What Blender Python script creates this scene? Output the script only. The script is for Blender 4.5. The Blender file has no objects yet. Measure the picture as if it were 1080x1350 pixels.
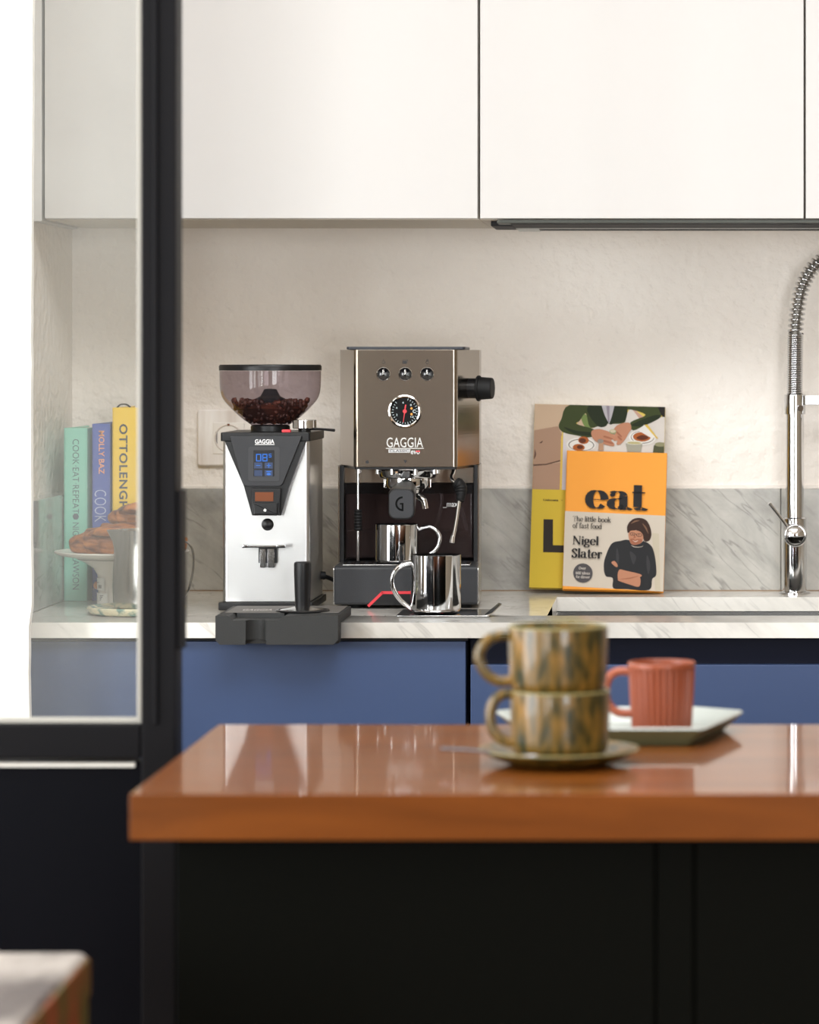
import bpy, bmesh, math, random
from mathutils import Vector, Matrix, noise as mnoise
PI = math.pi
random.seed(7)
SC = bpy.context.scene
COL = SC.collection

# ---------------------------------------------------------------- camera
F = 4465.0; HC = 1.264; VX = 900.0; VY = 475.0
cam_d = bpy.data.cameras.new('camera'); cam = bpy.data.objects.new('camera', cam_d); COL.objects.link(cam)
cam.location = (0, 0, HC); cam.rotation_euler = (PI/2, 0, 0)
cam_d.sensor_fit = 'HORIZONTAL'; cam_d.sensor_width = 24.0; cam_d.lens = 24.0*F/1080
cam_d.shift_x = -(VX-540)/1080; cam_d.shift_y = -(675-VY)/1080
cam_d.clip_start = 0.05
cam_d.dof.use_dof = True; cam_d.dof.focus_distance = 4.85; cam_d.dof.aperture_fstop = 5.8
SC.camera = cam

# ---------------------------------------------------------------- world, lights, exposure
w = bpy.data.worlds.new('world'); SC.world = w; w.use_nodes = True
w.node_tree.nodes['Background'].inputs[0].default_value = (0.85, 0.93, 1.0, 1)
w.node_tree.nodes['Background'].inputs[1].default_value = 1.0
def area(name, loc, rot, sx, sy, power, col):
    d = bpy.data.lights.new(name, 'AREA'); d.shape = 'RECTANGLE'; d.size = sx; d.size_y = sy
    d.energy = power; d.color = col
    o = bpy.data.objects.new(name, d); COL.objects.link(o); o.location = loc; o.rotation_euler = rot
    return o
# daylight from the tall rear window and left side windows, plus two added fills
area('side_window_daylight', (-2.66, 3.95, 1.60), (PI/2, 0, -PI/2), 1.0, 1.7, 34, (0.98, 0.99, 1.0))
area('side_window_daylight', (-2.66, 1.85, 1.45), (PI/2, 0, -PI/2), 1.9, 1.9, 135, (0.98, 0.99, 1.0))
area('side_window_daylight', (-2.66, -1.30, 1.35), (PI/2, 0, -PI/2), 1.9, 2.1, 80, (0.97, 0.985, 1.0))
area('rear_window_daylight', (-2.22, -2.66, 1.35), (PI/2, 0, 0), 0.52, 2.1, 70, (0.97, 0.985, 1.0))
area('rear_right_fill', (1.60, -2.66, 1.35), (PI/2, 0, 0), 1.5, 1.9, 165, (0.97, 0.985, 1.0))  # added fill lamp to brighten the left niche, no known window there
area('overhead_fill', (-.2, 3.0, 2.84), (0, 0, 0), 1.8, 1.2, 75, (0.97, 0.985, 1.0))  # added overhead lamp to brighten the island top, no known skylight
SC.view_settings.view_transform = 'Standard'; SC.view_settings.look = 'None'
SC.view_settings.gamma = 1.0; SC.view_settings.use_curve_mapping = False
SC.view_settings.exposure = 0.02

# ---------------------------------------------------------------- helpers
def lin(c):
    if isinstance(c, str): c = [int(c[i:i+2], 16) for i in (0, 2, 4)]
    r = []
    for v in c:
        v = v/255.0
        r.append(v/12.92 if v <= 0.04045 else ((v+0.055)/1.055)**2.4)
    return (r[0], r[1], r[2], 1.0)
MATS = {}
def mat(name, col, rough=0.5, metal=0.0, spec=0.5, coat=0.0, bump=None, mix=None, emit=None, stretch=(1,1,1), bdist=.002):
    """col srgb 0-255; mix=(col2, noise_scale, lo, hi); bump=(scale, strength)"""
    if name in MATS: return MATS[name]
    m = bpy.data.materials.new(name); m.use_nodes = True; nt = m.node_tree; N = nt.nodes; L = nt.links
    p = N['Principled BSDF']
    p.inputs['Base Color'].default_value = lin(col)
    p.inputs['Roughness'].default_value = rough; p.inputs['Metallic'].default_value = metal
    p.inputs['Specular IOR Level'].default_value = spec
    p.inputs['Coat Weight'].default_value = coat; p.inputs['Coat Roughness'].default_value = 0.04
    if mix or bump:
        tc = N.new('ShaderNodeTexCoord'); mp = N.new('ShaderNodeMapping'); mp.inputs['Scale'].default_value = stretch
        L.new(tc.outputs['Object'], mp.inputs[0])
    if mix:
        n = N.new('ShaderNodeTexNoise'); n.inputs['Scale'].default_value = mix[1]; n.inputs['Detail'].default_value = 6
        L.new(mp.outputs[0], n.inputs['Vector'])
        r = N.new('ShaderNodeValToRGB'); r.color_ramp.elements[0].position = mix[2]; r.color_ramp.elements[1].position = mix[3]
        r.color_ramp.elements[0].color = lin(col); r.color_ramp.elements[1].color = lin(mix[0])
        L.new(n.outputs[0], r.inputs[0]); L.new(r.outputs[0], p.inputs['Base Color'])
    if bump:
        n2 = N.new('ShaderNodeTexNoise'); n2.inputs['Scale'].default_value = bump[0]; n2.inputs['Detail'].default_value = 5
        L.new(mp.outputs[0], n2.inputs['Vector'])
        b = N.new('ShaderNodeBump'); b.inputs['Strength'].default_value = bump[1]; b.inputs['Distance'].default_value = bdist
        L.new(n2.outputs[0], b.inputs['Height']); L.new(b.outputs[0], p.inputs['Normal'])
    if emit:
        p.inputs['Emission Color'].default_value = lin(emit[0]); p.inputs['Emission Strength'].default_value = emit[1]
    MATS[name] = m
    return m
def clear(name, tint, haze=0.0, hazecol=(200,200,195), rough=0.02, ior=1.45, hazenoise=None):
    """thin clear sheet: transparent + fresnel gloss (+ a diffuse haze for dust and painted reflections)"""
    m = bpy.data.materials.new(name); m.use_nodes = True; nt = m.node_tree; N = nt.nodes; L = nt.links
    for n in list(N): N.remove(n)
    out = N.new('ShaderNodeOutputMaterial'); t = N.new('ShaderNodeBsdfTransparent'); t.inputs[0].default_value = lin(tint)
    g = N.new('ShaderNodeBsdfGlossy'); g.inputs['Roughness'].default_value = rough
    lw = N.new('ShaderNodeLayerWeight'); pw = N.new('ShaderNodeMath'); pw.operation = 'POWER'; pw.inputs[1].default_value = 5
    L.new(lw.outputs['Facing'], pw.inputs[0]); f0 = ((ior-1)/(ior+1))**2
    fr = N.new('ShaderNodeMath'); fr.operation = 'MULTIPLY_ADD'; fr.inputs[1].default_value = 1-f0; fr.inputs[2].default_value = f0; L.new(pw.outputs[0], fr.inputs[0])
    mx = N.new('ShaderNodeMixShader'); L.new(fr.outputs[0], mx.inputs[0]); L.new(t.outputs[0], mx.inputs[1]); L.new(g.outputs[0], mx.inputs[2])
    last = mx
    if haze > 0:
        d = N.new('ShaderNodeBsdfDiffuse'); d.inputs[0].default_value = lin(hazecol)
        m2 = N.new('ShaderNodeMixShader'); L.new(mx.outputs[0], m2.inputs[1]); L.new(d.outputs[0], m2.inputs[2])
        if hazenoise:
            tc = N.new('ShaderNodeTexCoord'); n = N.new('ShaderNodeTexNoise'); n.inputs['Scale'].default_value = hazenoise; n.inputs['Detail'].default_value = 7
            L.new(tc.outputs['Object'], n.inputs['Vector'])
            r = N.new('ShaderNodeMapRange'); r.inputs[1].default_value = 0.35; r.inputs[2].default_value = 0.75
            r.inputs[3].default_value = haze*0.55; r.inputs[4].default_value = haze*1.9
            L.new(n.outputs[0], r.inputs[0]); L.new(r.outputs[0], m2.inputs[0])
        else: m2.inputs[0].default_value = haze
        last = m2
    L.new(last.outputs[0], out.inputs[0])
    MATS[name] = m
    return m
def marble(name, c1, c2, rough=0.12, vein=0.7, rot=0.75, sc=1.0, el=2.6):
    m = bpy.data.materials.new(name); m.use_nodes = True; nt = m.node_tree; N = nt.nodes; L = nt.links
    p = N['Principled BSDF']; p.inputs['Roughness'].default_value = rough
    tc = N.new('ShaderNodeTexCoord')
    def noise_(scale, detail, dist, rotv, scl):
        mp = N.new('ShaderNodeMapping'); mp.vector_type = 'TEXTURE'; mp.inputs['Rotation'].default_value = (0, rotv[1], 0); mp.inputs['Scale'].default_value = tuple(1/q for q in scl)
        L.new(tc.outputs['Object'], mp.inputs[0])
        a = N.new('ShaderNodeTexNoise'); a.inputs['Scale'].default_value = scale*sc; a.inputs['Detail'].default_value = detail
        a.inputs['Roughness'].default_value = .6; a.inputs['Distortion'].default_value = dist
        L.new(mp.outputs[0], a.inputs['Vector']); return a
    def ramp(src, stops):
        r = N.new('ShaderNodeValToRGB'); e = r.color_ramp.elements
        e[0].position, e[0].color = stops[0]; e[1].position, e[1].color = stops[-1]
        for q in stops[1:-1]: k = e.new(q[0]); k.color = q[1]
        L.new(src.outputs[0], r.inputs[0]); return r
    def mul(a, b):
        mu = N.new('ShaderNodeMixRGB'); mu.blend_type = 'MULTIPLY'; mu.inputs[0].default_value = 1.0
        L.new(a.outputs[0], mu.inputs[1]); L.new(b.outputs[0], mu.inputs[2]); return mu
    g = lambda v: (v, v, v, 1)
    base = ramp(noise_(5, 8, .6, (0, rot, 0), (1, 1, el)), [(.3, lin(c2)), (.6, lin(c1))])
    # thin diagonal veins that come and go
    v1 = ramp(noise_(7, 3, .15, (.3, rot, .2), (.5, 1, 3.0)), [(.478, g(1)), (.5, g(vein)), (.522, g(1))])
    mk = ramp(noise_(9, 4, 0, (1, 0, 0), (1, 1, 1)), [(.45, g(0)), (.62, g(1))])
    mx = N.new('ShaderNodeMixRGB'); mx.inputs[1].default_value = g(1); L.new(mk.outputs[0], mx.inputs[0]); L.new(v1.outputs[0], mx.inputs[2])
    sp = ramp(noise_(55, 3, 0, (0, rot, 0), (.6, 1, 1.6)), [(.70, g(1)), (.78, g(vein))])
    sm = ramp(noise_(16, 6, .5, (0, rot, 0), (.5, 1, 2.2)), [(.50, g(1)), (.75, g(.74+.2*vein-.06))])
    out = mul(mul(base, mx), mul(sp, sm)); L.new(out.outputs[0], p.inputs['Base Color'])
    MATS[name] = m
    return m
def wood(name, c1, c2, rough, coat, axis_scale, bumps=0.0):
    m = bpy.data.materials.new(name); m.use_nodes = True; nt = m.node_tree; N = nt.nodes; L = nt.links
    p = N['Principled BSDF']; p.inputs['Roughness'].default_value = rough; p.inputs['Specular IOR Level'].default_value = .12; p.inputs['Coat Weight'].default_value = coat; p.inputs['Coat Roughness'].default_value = 0.05
    tc = N.new('ShaderNodeTexCoord'); mp = N.new('ShaderNodeMapping'); mp.inputs['Scale'].default_value = axis_scale
    L.new(tc.outputs['Object'], mp.inputs[0])
    a = N.new('ShaderNodeTexNoise'); a.inputs['Scale'].default_value = 3; a.inputs['Detail'].default_value = 8; a.inputs['Distortion'].default_value = 0.7
    L.new(mp.outputs[0], a.inputs['Vector'])
    r = N.new('ShaderNodeValToRGB'); r.color_ramp.elements[0].position = 0.3; r.color_ramp.elements[1].position = 0.7
    r.color_ramp.elements[0].color = lin(c1); r.color_ramp.elements[1].color = lin(c2)
    L.new(a.outputs[0], r.inputs[0]); L.new(r.outputs[0], p.inputs['Base Color'])
    MATS[name] = m
    return m

class MB:
    def __init__(s): s.v = []; s.f = []; s.m = []
    def add(s, vs, fs, mi=0):
        b = len(s.v); s.v += [tuple(v) for v in vs]; s.f += [tuple(i+b for i in f) for f in fs]; s.m += [mi]*len(fs); return s
    def box(s, x0, y0, z0, x1, y1, z1, bev=0.0, seg=2, mi=0, M=None):
        bm = bmesh.new()
        vs = [bm.verts.new(p) for p in ((x0,y0,z0),(x1,y0,z0),(x1,y1,z0),(x0,y1,z0),(x0,y0,z1),(x1,y0,z1),(x1,y1,z1),(x0,y1,z1))]
        for f in ((3,2,1,0),(4,5,6,7),(0,1,5,4),(1,2,6,5),(2,3,7,6),(3,0,4,7)): bm.faces.new([vs[i] for i in f])
        if bev > 0: bmesh.ops.bevel(bm, geom=bm.edges[:], offset=bev, segments=seg, affect='EDGES', profile=0.5)
        return s.frombm(bm, mi, M)
    def frombm(s, bm, mi=0, M=None):
        bm.verts.ensure_lookup_table(); bm.verts.index_update()
        vs = [(M @ v.co if M else v.co.copy()) for v in bm.verts]
        fs = [[v.index for v in f.verts] for f in bm.faces]
        bm.free(); return s.add(vs, fs, mi)
    def prism(s, poly, a, b, plane='XY', bev=0.0, seg=2, mi=0, M=None):
        """poly 2D; extruded from a to b along the remaining axis. plane XY->z, XZ->y, YZ->x"""
        def P(u, v, t):
            return {'XY': (u,v,t), 'XZ': (u,t,v), 'YZ': (t,u,v)}[plane]
        bm = bmesh.new(); n = len(poly)
        lo = [bm.verts.new(P(u,v,a)) for u,v in poly]; hi = [bm.verts.new(P(u,v,b)) for u,v in poly]
        f0 = bm.faces.new(lo); f1 = bm.faces.new(hi[::-1])
        for i in range(n): bm.faces.new((lo[i], hi[i], hi[(i+1)%n], lo[(i+1)%n]))
        bmesh.ops.recalc_face_normals(bm, faces=bm.faces[:])
        if bev > 0:
            es = list(set(f0.edges[:]) | set(f1.edges[:]))
            bmesh.ops.bevel(bm, geom=es, offset=bev, segments=seg, affect='EDGES', profile=0.5)
        return s.frombm(bm, mi, M)
    def lathe(s, prof, c=(0,0,0), seg=48, mi=0, M=None, fn=None):
        vs = []; fs = []; n = len(prof)
        for i in range(seg):
            a = 2*PI*i/seg
            for r, z in prof:
                rr = fn(a, r, z) if fn else r
                p = Vector((rr*math.cos(a), rr*math.sin(a), z))
                if M: p = M @ p
                vs.append((p.x+c[0], p.y+c[1], p.z+c[2]))
        for i in range(seg):
            j = (i+1) % seg
            for k in range(n-1):
                if prof[k][0] < 1e-7: fs.append((i*n+k, j*n+k+1, i*n+k+1))
                elif prof[k+1][0] < 1e-7: fs.append((i*n+k, j*n+k, i*n+k+1))
                else: fs.append((i*n+k, j*n+k, j*n+k+1, i*n+k+1))
        return s.add(vs, fs, mi)
    def cyl(s, p0, p1, r0, r1=None, seg=32, bev=0.0, mi=0):
        p0 = Vector(p0); p1 = Vector(p1); d = p1-p0; h = d.length; r1 = r0 if r1 is None else r1
        M = Matrix.Translation(p0) @ d.to_track_quat('Z', 'Y').to_matrix().to_4x4()
        if bev > 0:
            pr = [(0,0),(r0-bev,0)] + [(r0-bev+bev*math.sin(t*PI/6), bev-bev*math.cos(t*PI/6)) for t in (1,2,3)] + \
                 [(r1-bev+bev*math.cos(t*PI/6), h-bev+bev*math.sin(t*PI/6)) for t in (0,1,2,3)] + [(0,h)]
        else: pr = [(0,0),(r0,0),(r1,h),(0,h)]
        return s.lathe(pr, seg=seg, mi=mi, M=M)
    def tube(s, pts, r, seg=12, closed=False, cap=True, mi=0, flat=1.0, up=None):
        pts = [Vector(p) for p in pts]; n = len(pts); R = r if isinstance(r, (list, tuple)) else [r]*n
        vs = []; nrm = None
        for i in range(n):
            if closed: t = pts[(i+1)%n]-pts[i-1]
            else: t = pts[min(i+1,n-1)]-pts[max(i-1,0)]
            t.normalize()
            if up is not None: nrm = Vector(up) - t*Vector(up).dot(t)
            elif nrm is None:
                nrm = Vector((0,0,1)) if abs(t.z) < 0.9 else Vector((0,1,0)); nrm = nrm - t*nrm.dot(t)
            else: nrm = nrm - t*nrm.dot(t)
            nrm.normalize(); bn = t.cross(nrm)
            for k in range(seg):
                a = 2*PI*k/seg
                vs.append(pts[i] + nrm*(R[i]*math.cos(a)) + bn*(R[i]*flat*math.sin(a)))
        fs = []
        for i in range(n if closed else n-1):
            j = (i+1) % n
            for k in range(seg):
                l = (k+1) % seg; fs.append((i*seg+k, i*seg+l, j*seg+l, j*seg+k))
        if cap and not closed: fs.append(tuple(range(seg))[::-1]); fs.append(tuple((n-1)*seg+k for k in range(seg)))
        return s.add(vs, fs, mi)

ROOTM = {}
def place(o, label=None, cat=None, group=None, kind=None):
    if label: o['label'] = label
    if cat: o['category'] = cat
    if group: o['group'] = group
    if kind: o['kind'] = kind
    return o
def root(name, loc, rot=(0,0,0), label=None, cat=None, group=None, kind=None, mat3=None):
    o = bpy.data.objects.new(name, None); COL.objects.link(o); o.empty_display_size = 0.05
    if mat3 is not None: rot = mat3.to_euler()
    o.location = loc; o.rotation_euler = rot
    from mathutils import Euler
    ROOTM[o.name] = Matrix.Translation(loc) @ Euler(rot).to_matrix().to_4x4()
    return place(o, label, cat, group, kind)
def mesh_obj(name, mb, mats, parent=None, sharp=35, world=False, smooth=True, inv=None):
    if not isinstance(mats, (list, tuple)): mats = [mats]
    me = bpy.data.meshes.new(name)
    vs = mb.v
    if world and parent is not None:
        p = parent
        while p.parent is not None: p = p.parent
        Mi = ROOTM[p.name].inverted(); vs = [tuple(Mi @ Vector(v)) for v in vs]
    me.from_pydata(vs, [], mb.f)
    for m in mats: me.materials.append(m)
    me.polygons.foreach_set('material_index', mb.m)
    bm = bmesh.new(); bm.from_mesh(me)
    bmesh.ops.remove_doubles(bm, verts=bm.verts[:], dist=1e-7)
    th = math.radians(sharp)
    for f in bm.faces: f.smooth = smooth
    for e in bm.edges:
        if len(e.link_faces) == 2 and e.calc_face_angle(0) > th: e.smooth = False
    bm.to_mesh(me); bm.free(); me.update()
    o = bpy.data.objects.new(name, me); COL.objects.link(o)
    if smooth and len(me.polygons) < 5000:
        wn = o.modifiers.new('weighted_normal', 'WEIGHTED_NORMAL'); wn.keep_sharp = True; wn.weight = 80
    if parent is not None: o.parent = parent
    return o
def part(name, mb, mats, parent, **k): return mesh_obj(name, mb, mats, parent, **k)
def struct(name, mb, mats, parent=None, **k):
    o = mesh_obj(name, mb, mats, parent, **k)
    if parent is None: o['kind'] = 'structure'
    return o
def rounded(poly, r, seg=4):
    """round the corners of a 2D polygon; r number or list"""
    out = []; n = len(poly)
    for i in range(n):
        p = Vector(poly[i]); a = Vector(poly[i-1])-p; b = Vector(poly[(i+1)%n])-p
        rr = r[i] if isinstance(r, (list, tuple)) else r
        if rr <= 0: out.append(tuple(p)); continue
        an = a.normalized(); bn = b.normalized(); ang = an.angle(bn)
        d = min(rr/math.tan(ang/2), a.length*0.49, b.length*0.49); rr = d*math.tan(ang/2)
        cdir = (an+bn).normalized(); c = p + cdir*(rr/math.sin(ang/2))
        s0 = p+an*d-c; s1 = p+bn*d-c
        a0 = math.atan2(s0.y, s0.x); a1 = math.atan2(s1.y, s1.x); da = (a1-a0+PI) % (2*PI) - PI
        for k in range(seg+1):
            t = a0+da*k/seg; out.append((c.x+rr*math.cos(t), c.y+rr*math.sin(t)))
    return out
def rrect(x0, y0, x1, y1, r, seg=4): return rounded([(x0,y0),(x1,y0),(x1,y1),(x0,y1)], r, seg)
def circ(cx, cy, r, n=32, ry=None): return [(cx+r*math.cos(2*PI*i/n), cy+(ry or r)*math.sin(2*PI*i/n)) for i in range(n)]
def cat_rom(P, n=6, closed=False):
    P = [Vector(p) for p in P]; out = []; m = len(P)
    for i in range(m if closed else m-1):
        if closed: a, b, c, d = P[i-1], P[i], P[(i+1)%m], P[(i+2)%m]
        else: a, b, c, d = P[max(i-1,0)], P[i], P[i+1], P[min(i+2,m-1)]
        for k in range(n):
            t = k/n
            out.append(0.5*((2*b) + (c-a)*t + (2*a-5*b+4*c-d)*t*t + (3*b-a-3*c+d)*t**3))
    if not closed: out.append(P[-1])
    return out
def W(px, py, Y): return Vector(((px-VX)/F*Y, Y, HC-(py-VY)/F*Y))
def Z(py, Y): return HC-(py-VY)/F*Y
def X(px, Y): return (px-VX)/F*Y

def bfont(text, offset=0.0, spacing=1.0):
    """outline of built-in font as (verts2d, faces, bbox)"""
    c = bpy.data.curves.new('t', 'FONT'); c.body = text; c.size = 1.0; c.offset = offset; c.space_character = spacing; c.resolution_u = 3
    o = bpy.data.objects.new('t', c); COL.objects.link(o)
    dg = bpy.context.evaluated_depsgraph_get(); dg.update()
    me = bpy.data.meshes.new_from_object(o.evaluated_get(dg))
    vs = [(v.co.x, v.co.y) for v in me.vertices]; fs = [tuple(p.vertices) for p in me.polygons]
    bpy.data.objects.remove(o); bpy.data.curves.remove(c); bpy.data.meshes.remove(me)
    xs = [v[0] for v in vs]; ys = [v[1] for v in vs]
    return vs, fs, (min(xs), min(ys), max(xs), max(ys))
def text_on(mb, text, o, r, u, width, height, mi=0, offset=0.0, spacing=1.0, off=None):
    """put text with lower-left at o, spanning width along unit r, height along unit u (3D)"""
    vs, fs, (x0, y0, x1, y1) = bfont(text, offset, spacing)
    o = Vector(o); r = Vector(r); u = Vector(u)
    mb.add([o + r*((x-x0)/(x1-x0)*width) + u*((y-y0)/(y1-y0)*height) for x, y in vs], fs, mi)
# ---- a high contrast serif hand built from pen strokes
def arc(cx, cy, rx, ry, a0, a1, n=18):
    return [(cx+rx*math.cos(math.radians(a0+(a1-a0)*i/n)), cy+ry*math.sin(math.radians(a0+(a1-a0)*i/n))) for i in range(n+1)]
def stem(x, y0, y1): return [(x,y0),(x,y1)]
def hz(x0, x1, y): return [(x0,y),(x1,y)]
GL = {
 'e': (0.92, [arc(.45,.5,.34,.47,0,322), hz(.12,.8,.5)], []),
 'a': (1.0, [arc(.42,.72,.26,.25,5,150), stem(.68,.15,.74), arc(.42,.3,.28,.27,75,290), [(.44,.57),(.68,.62)], [(.5,.04),(.68,.2)], arc(.83,.16,.13,.13,190,340)], [(.2,.78,.11)]),
 't': (.66, [stem(.3,.16,1.36), hz(.06,.62,.97), hz(.06,.62,.935), arc(.46,.17,.15,.15,190,345)], []),
 'l': (.42, [stem(.21,.0,1.5), hz(.02,.4,.02), hz(.04,.21,1.49)], []),
 'i': (.42, [stem(.21,.0,.98), hz(.02,.4,.02), hz(.04,.21,.97)], [(.21,1.28,.14)]),
 'o': (.96, [arc(.48,.5,.36,.48,0,360,28)], []),
 'd': (1.02, [arc(.44,.5,.32,.48,0,360,28), stem(.78,.0,1.5), hz(.62,.78,1.49), hz(.78,.98,.02)], []),
 'b': (1.02, [arc(.56,.5,.32,.48,0,360,28), stem(.22,.0,1.5), hz(.05,.22,1.49)], []),
 'h': (1.06, [stem(.22,0,1.5), hz(.04,.4,.02), hz(.05,.22,1.49), arc(.53,.62,.27,.35,180,0), stem(.8,0,.64), hz(.62,.98,.02)], []),
 'n': (1.06, [stem(.22,0,.98), hz(.04,.4,.02), hz(.05,.22,.97), arc(.53,.62,.27,.35,180,0), stem(.8,0,.64), hz(.62,.98,.02)], []),
 'r': (.74, [stem(.22,0,.98), hz(.04,.42,.02), hz(.05,.22,.97), arc(.5,.66,.28,.3,180,70)], [(.6,.86,.13)]),
 'f': (.62, [stem(.26,0,1.2), hz(.06,.46,.02), hz(.08,.54,.97), arc(.5,1.2,.24,.28,180,60)], [(.6,1.38,.12)]),
 's': (.74, [cat_rom([(.62,.82),(.38,.97),(.16,.78),(.36,.54),(.6,.3),(.36,.03),(.1,.2)], 5)], []),
 'k': (1.0, [stem(.22,0,1.5), hz(.04,.4,.02), hz(.05,.22,1.49), [(.24,.4),(.74,.96)], [(.42,.6),(.84,.02)], hz(.66,.98,.02), hz(.58,.9,.97)], []),
 'g': (.92, [arc(.42,.66,.27,.31,0,360,24), arc(.42,-.16,.34,.22,0,360,24), [(.24,.38),(.2,.16),(.6,.04)], hz(.6,.86,.9)], []),
 'v': (.9, [[(.16,.96),(.46,.02)], [(.46,.02),(.74,.96)], hz(.02,.34,.97), hz(.58,.9,.97)], []),
 'T': (1.1, [stem(.55,0,1.42), hz(.36,.74,.02), hz(.06,1.04,1.41), stem(.07,1.12,1.41), stem(1.03,1.12,1.41)], []),
 'N': (1.35, [[(.2,0),(.2,1.42)], [(.22,1.42),(1.1,.02)], [(1.12,0),(1.12,1.42)], hz(.02,.4,.02), hz(.02,.3,1.41), hz(.94,1.3,1.41)], []),
 'S': (.98, [cat_rom([(.82,1.1),(.5,1.43),(.18,1.12),(.48,.76),(.8,.4),(.48,-.01),(.12,.34)], 6), stem(.84,1.05,1.42), stem(.1,0,.4)], []),
 'O': (1.2, [arc(.6,.71,.46,.7,0,360,30)], []),
 'I': (.5, [stem(.25,0,1.42), hz(.04,.46,.02), hz(.04,.46,1.41)], []),
 ' ': (.5, [], []), '6': (.9, [arc(.45,.42,.3,.42,0,360,24), arc(.62,.6,.46,.8,175,110)], []), '0': (.9, [arc(.45,.7,.3,.7,0,360,24)], []),
}
def serif(mb, text, P, size, thick=.25, thin=.055, mi=0):
    """P(u, v) -> 3D; size = x-height; text starts at u=0 v=0"""
    x = 0
    for ch in text:
        adv, strokes, balls = GL[ch]
        for S in strokes:
            S = [Vector(p) for p in S]; n = len(S)
            L_, R_ = [], []
            for i in range(n):
                t = (S[min(i+1,n-1)]-S[max(i-1,0)]); t.normalize(); wv = thin + (thick-thin)*abs(t.y)**1.4
                if ch == 'N' and n == 2 and S[0].x == S[1].x: wv = thin*1.5
                if ch in 'ST' and n == 2 and abs(t.y) > .9 and not (ch == 'T' and S[0].x == .55): wv = thin*1.3
                nn = Vector((-t.y, t.x))*(wv/2)
                L_.append(S[i]+nn); R_.append(S[i]-nn)
            vs = [P((x+p.x)*size, p.y*size) for p in L_+R_]
            mb.add(vs, [(i, i+1, n+i+1, n+i) for i in range(n-1)], mi)
        for bx, by, br in balls:
            mb.add([P((x+u)*size, v*size) for u, v in circ(bx, by, br, 14)], [tuple(range(14))], mi)
        x += adv
    return x*size

# ---------------------------------------------------------------- materials
m_wall = mat('cream_plaster', (242,235,227), .85, bump=(55, 1.0), bdist=.006, mix=((234,226,217), 5, .35, .7))
m_white_plaster = mat('white_plaster', (250,249,246), .9, bump=(60, .3))
m_white_room = mat('white_paint', (225,222,216), .9)
m_lacquer = mat('warm_white_lacquer', (196,194,192), .38)
m_carcass = mat('beige_board', (205,198,186), .55)
m_dark_gap = mat('dark_gap', (26,27,32), .7)
m_blue = mat('navy_blue_lacquer', (52,71,108), .42, mix=((48,66,103), 2, .3, .7))
m_blue_dark = mat('dark_navy_profile', (10,15,34), .5, spec=.15)
m_marble = marble('carrara_marble', (238,235,228), (222,219,212), vein=.76)
m_splash = marble('grey_carrara_marble', (190,187,180), (146,144,139), rough=.2, vein=.62, el=1.5, sc=1.3)
m_splash2 = marble('polished_grey_marble', (196,196,192), (172,172,168), rough=.05, vein=.6)
m_black = mat('soft_black_frame', (9,9,12), .5, spec=.1)
m_navy_panel = mat('blackish_navy_panel', (6,7,12), .5, spec=.05)
m_bead = mat('pale_glazing_bead', (150,148,140), .5)
m_pale_strip = mat('steel_and_highlight_strip', (185,185,180), .35, .6)
m_glass = clear('dusty_glass', (254,255,254), .045, (205,208,205), .03, 1.4, 5.0)
m_island_wood = wood('varnished_oak', (84,42,5), (108,58,14), .36, .55, (1.2, 9, 9))
m_island_black = mat('matt_black_green_board', (7,8,6), .6, spec=.03)
m_chrome = mat('polished_chrome', (206,206,207), .06, 1.0)
m_steel = mat('brushed_steel', (146,136,124), .19, 1.0, bump=(90, .04), stretch=(.04,.04,6))
m_steel_b = mat('bright_brushed_steel', (198,198,198), .33, 1.0, bump=(90, .03), stretch=(.04,.04,6))
m_steel_satin = mat('satin_steel', (190,190,188), .22, 1.0)
m_plastic = mat('charcoal_plastic', (48,49,52), .42, spec=.3, bump=(600, .1))
m_plastic_d = mat('black_plastic', (16,16,18), .35, spec=.35)
m_rubber = mat('black_rubber', (13,13,14), .6, spec=.3)
m_mat_rubber = mat('dark_grey_silicone', (46,47,47), .62, spec=.3, bump=(500, .12))
m_red = mat('red_plastic', (205,48,58), .4)
m_white_print = mat('white_print', (240,240,240), .5)
m_black_print = mat('black_print', (34,32,34), .6)
m_blue_led = mat('blue_backlight', (10,50,120), .4, emit=((20,125,225), .6))
m_blue_key = mat('dim_blue_key', (26,44,76), .4, emit=((60,110,190), .05))
m_smoke = clear('smoked_plastic', (214,206,210), 0.05, (120,114,118), .04, 1.4)
m_tank = clear('tinted_plastic_reflection', (200,192,195), 0.16, (112,94,92), .05, 1.3)  # haze colour paints in the room's reflection on the tank front
m_hose = clear('milky_hose', (205,200,200), .22, (150,145,145), .1)
m_bean = mat('roasted_bean', (70,38,26), .35, mix=((112,60,40), 30, .4, .65))
m_copper = mat('copper_brown', (108,58,30), .4, .5)
m_outlet = wood('white_veined_plastic', (255,252,248), (224,213,204), .35, 0, (9, 9, 1.2))
m_outlet2 = mat('pale_cream_plastic', (240,234,226), .4)
m_floor = wood('oak_floor', (150,118,84), (176,142,104), .5, .1, (9, 1, 9))
m_wardrobe = wood('brown_walnut', (58,40,24), (96,66,40), .45, .2, (6, 6, .6))
m_gold = mat('aged_sealant', (140,112,80), .6)

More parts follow.
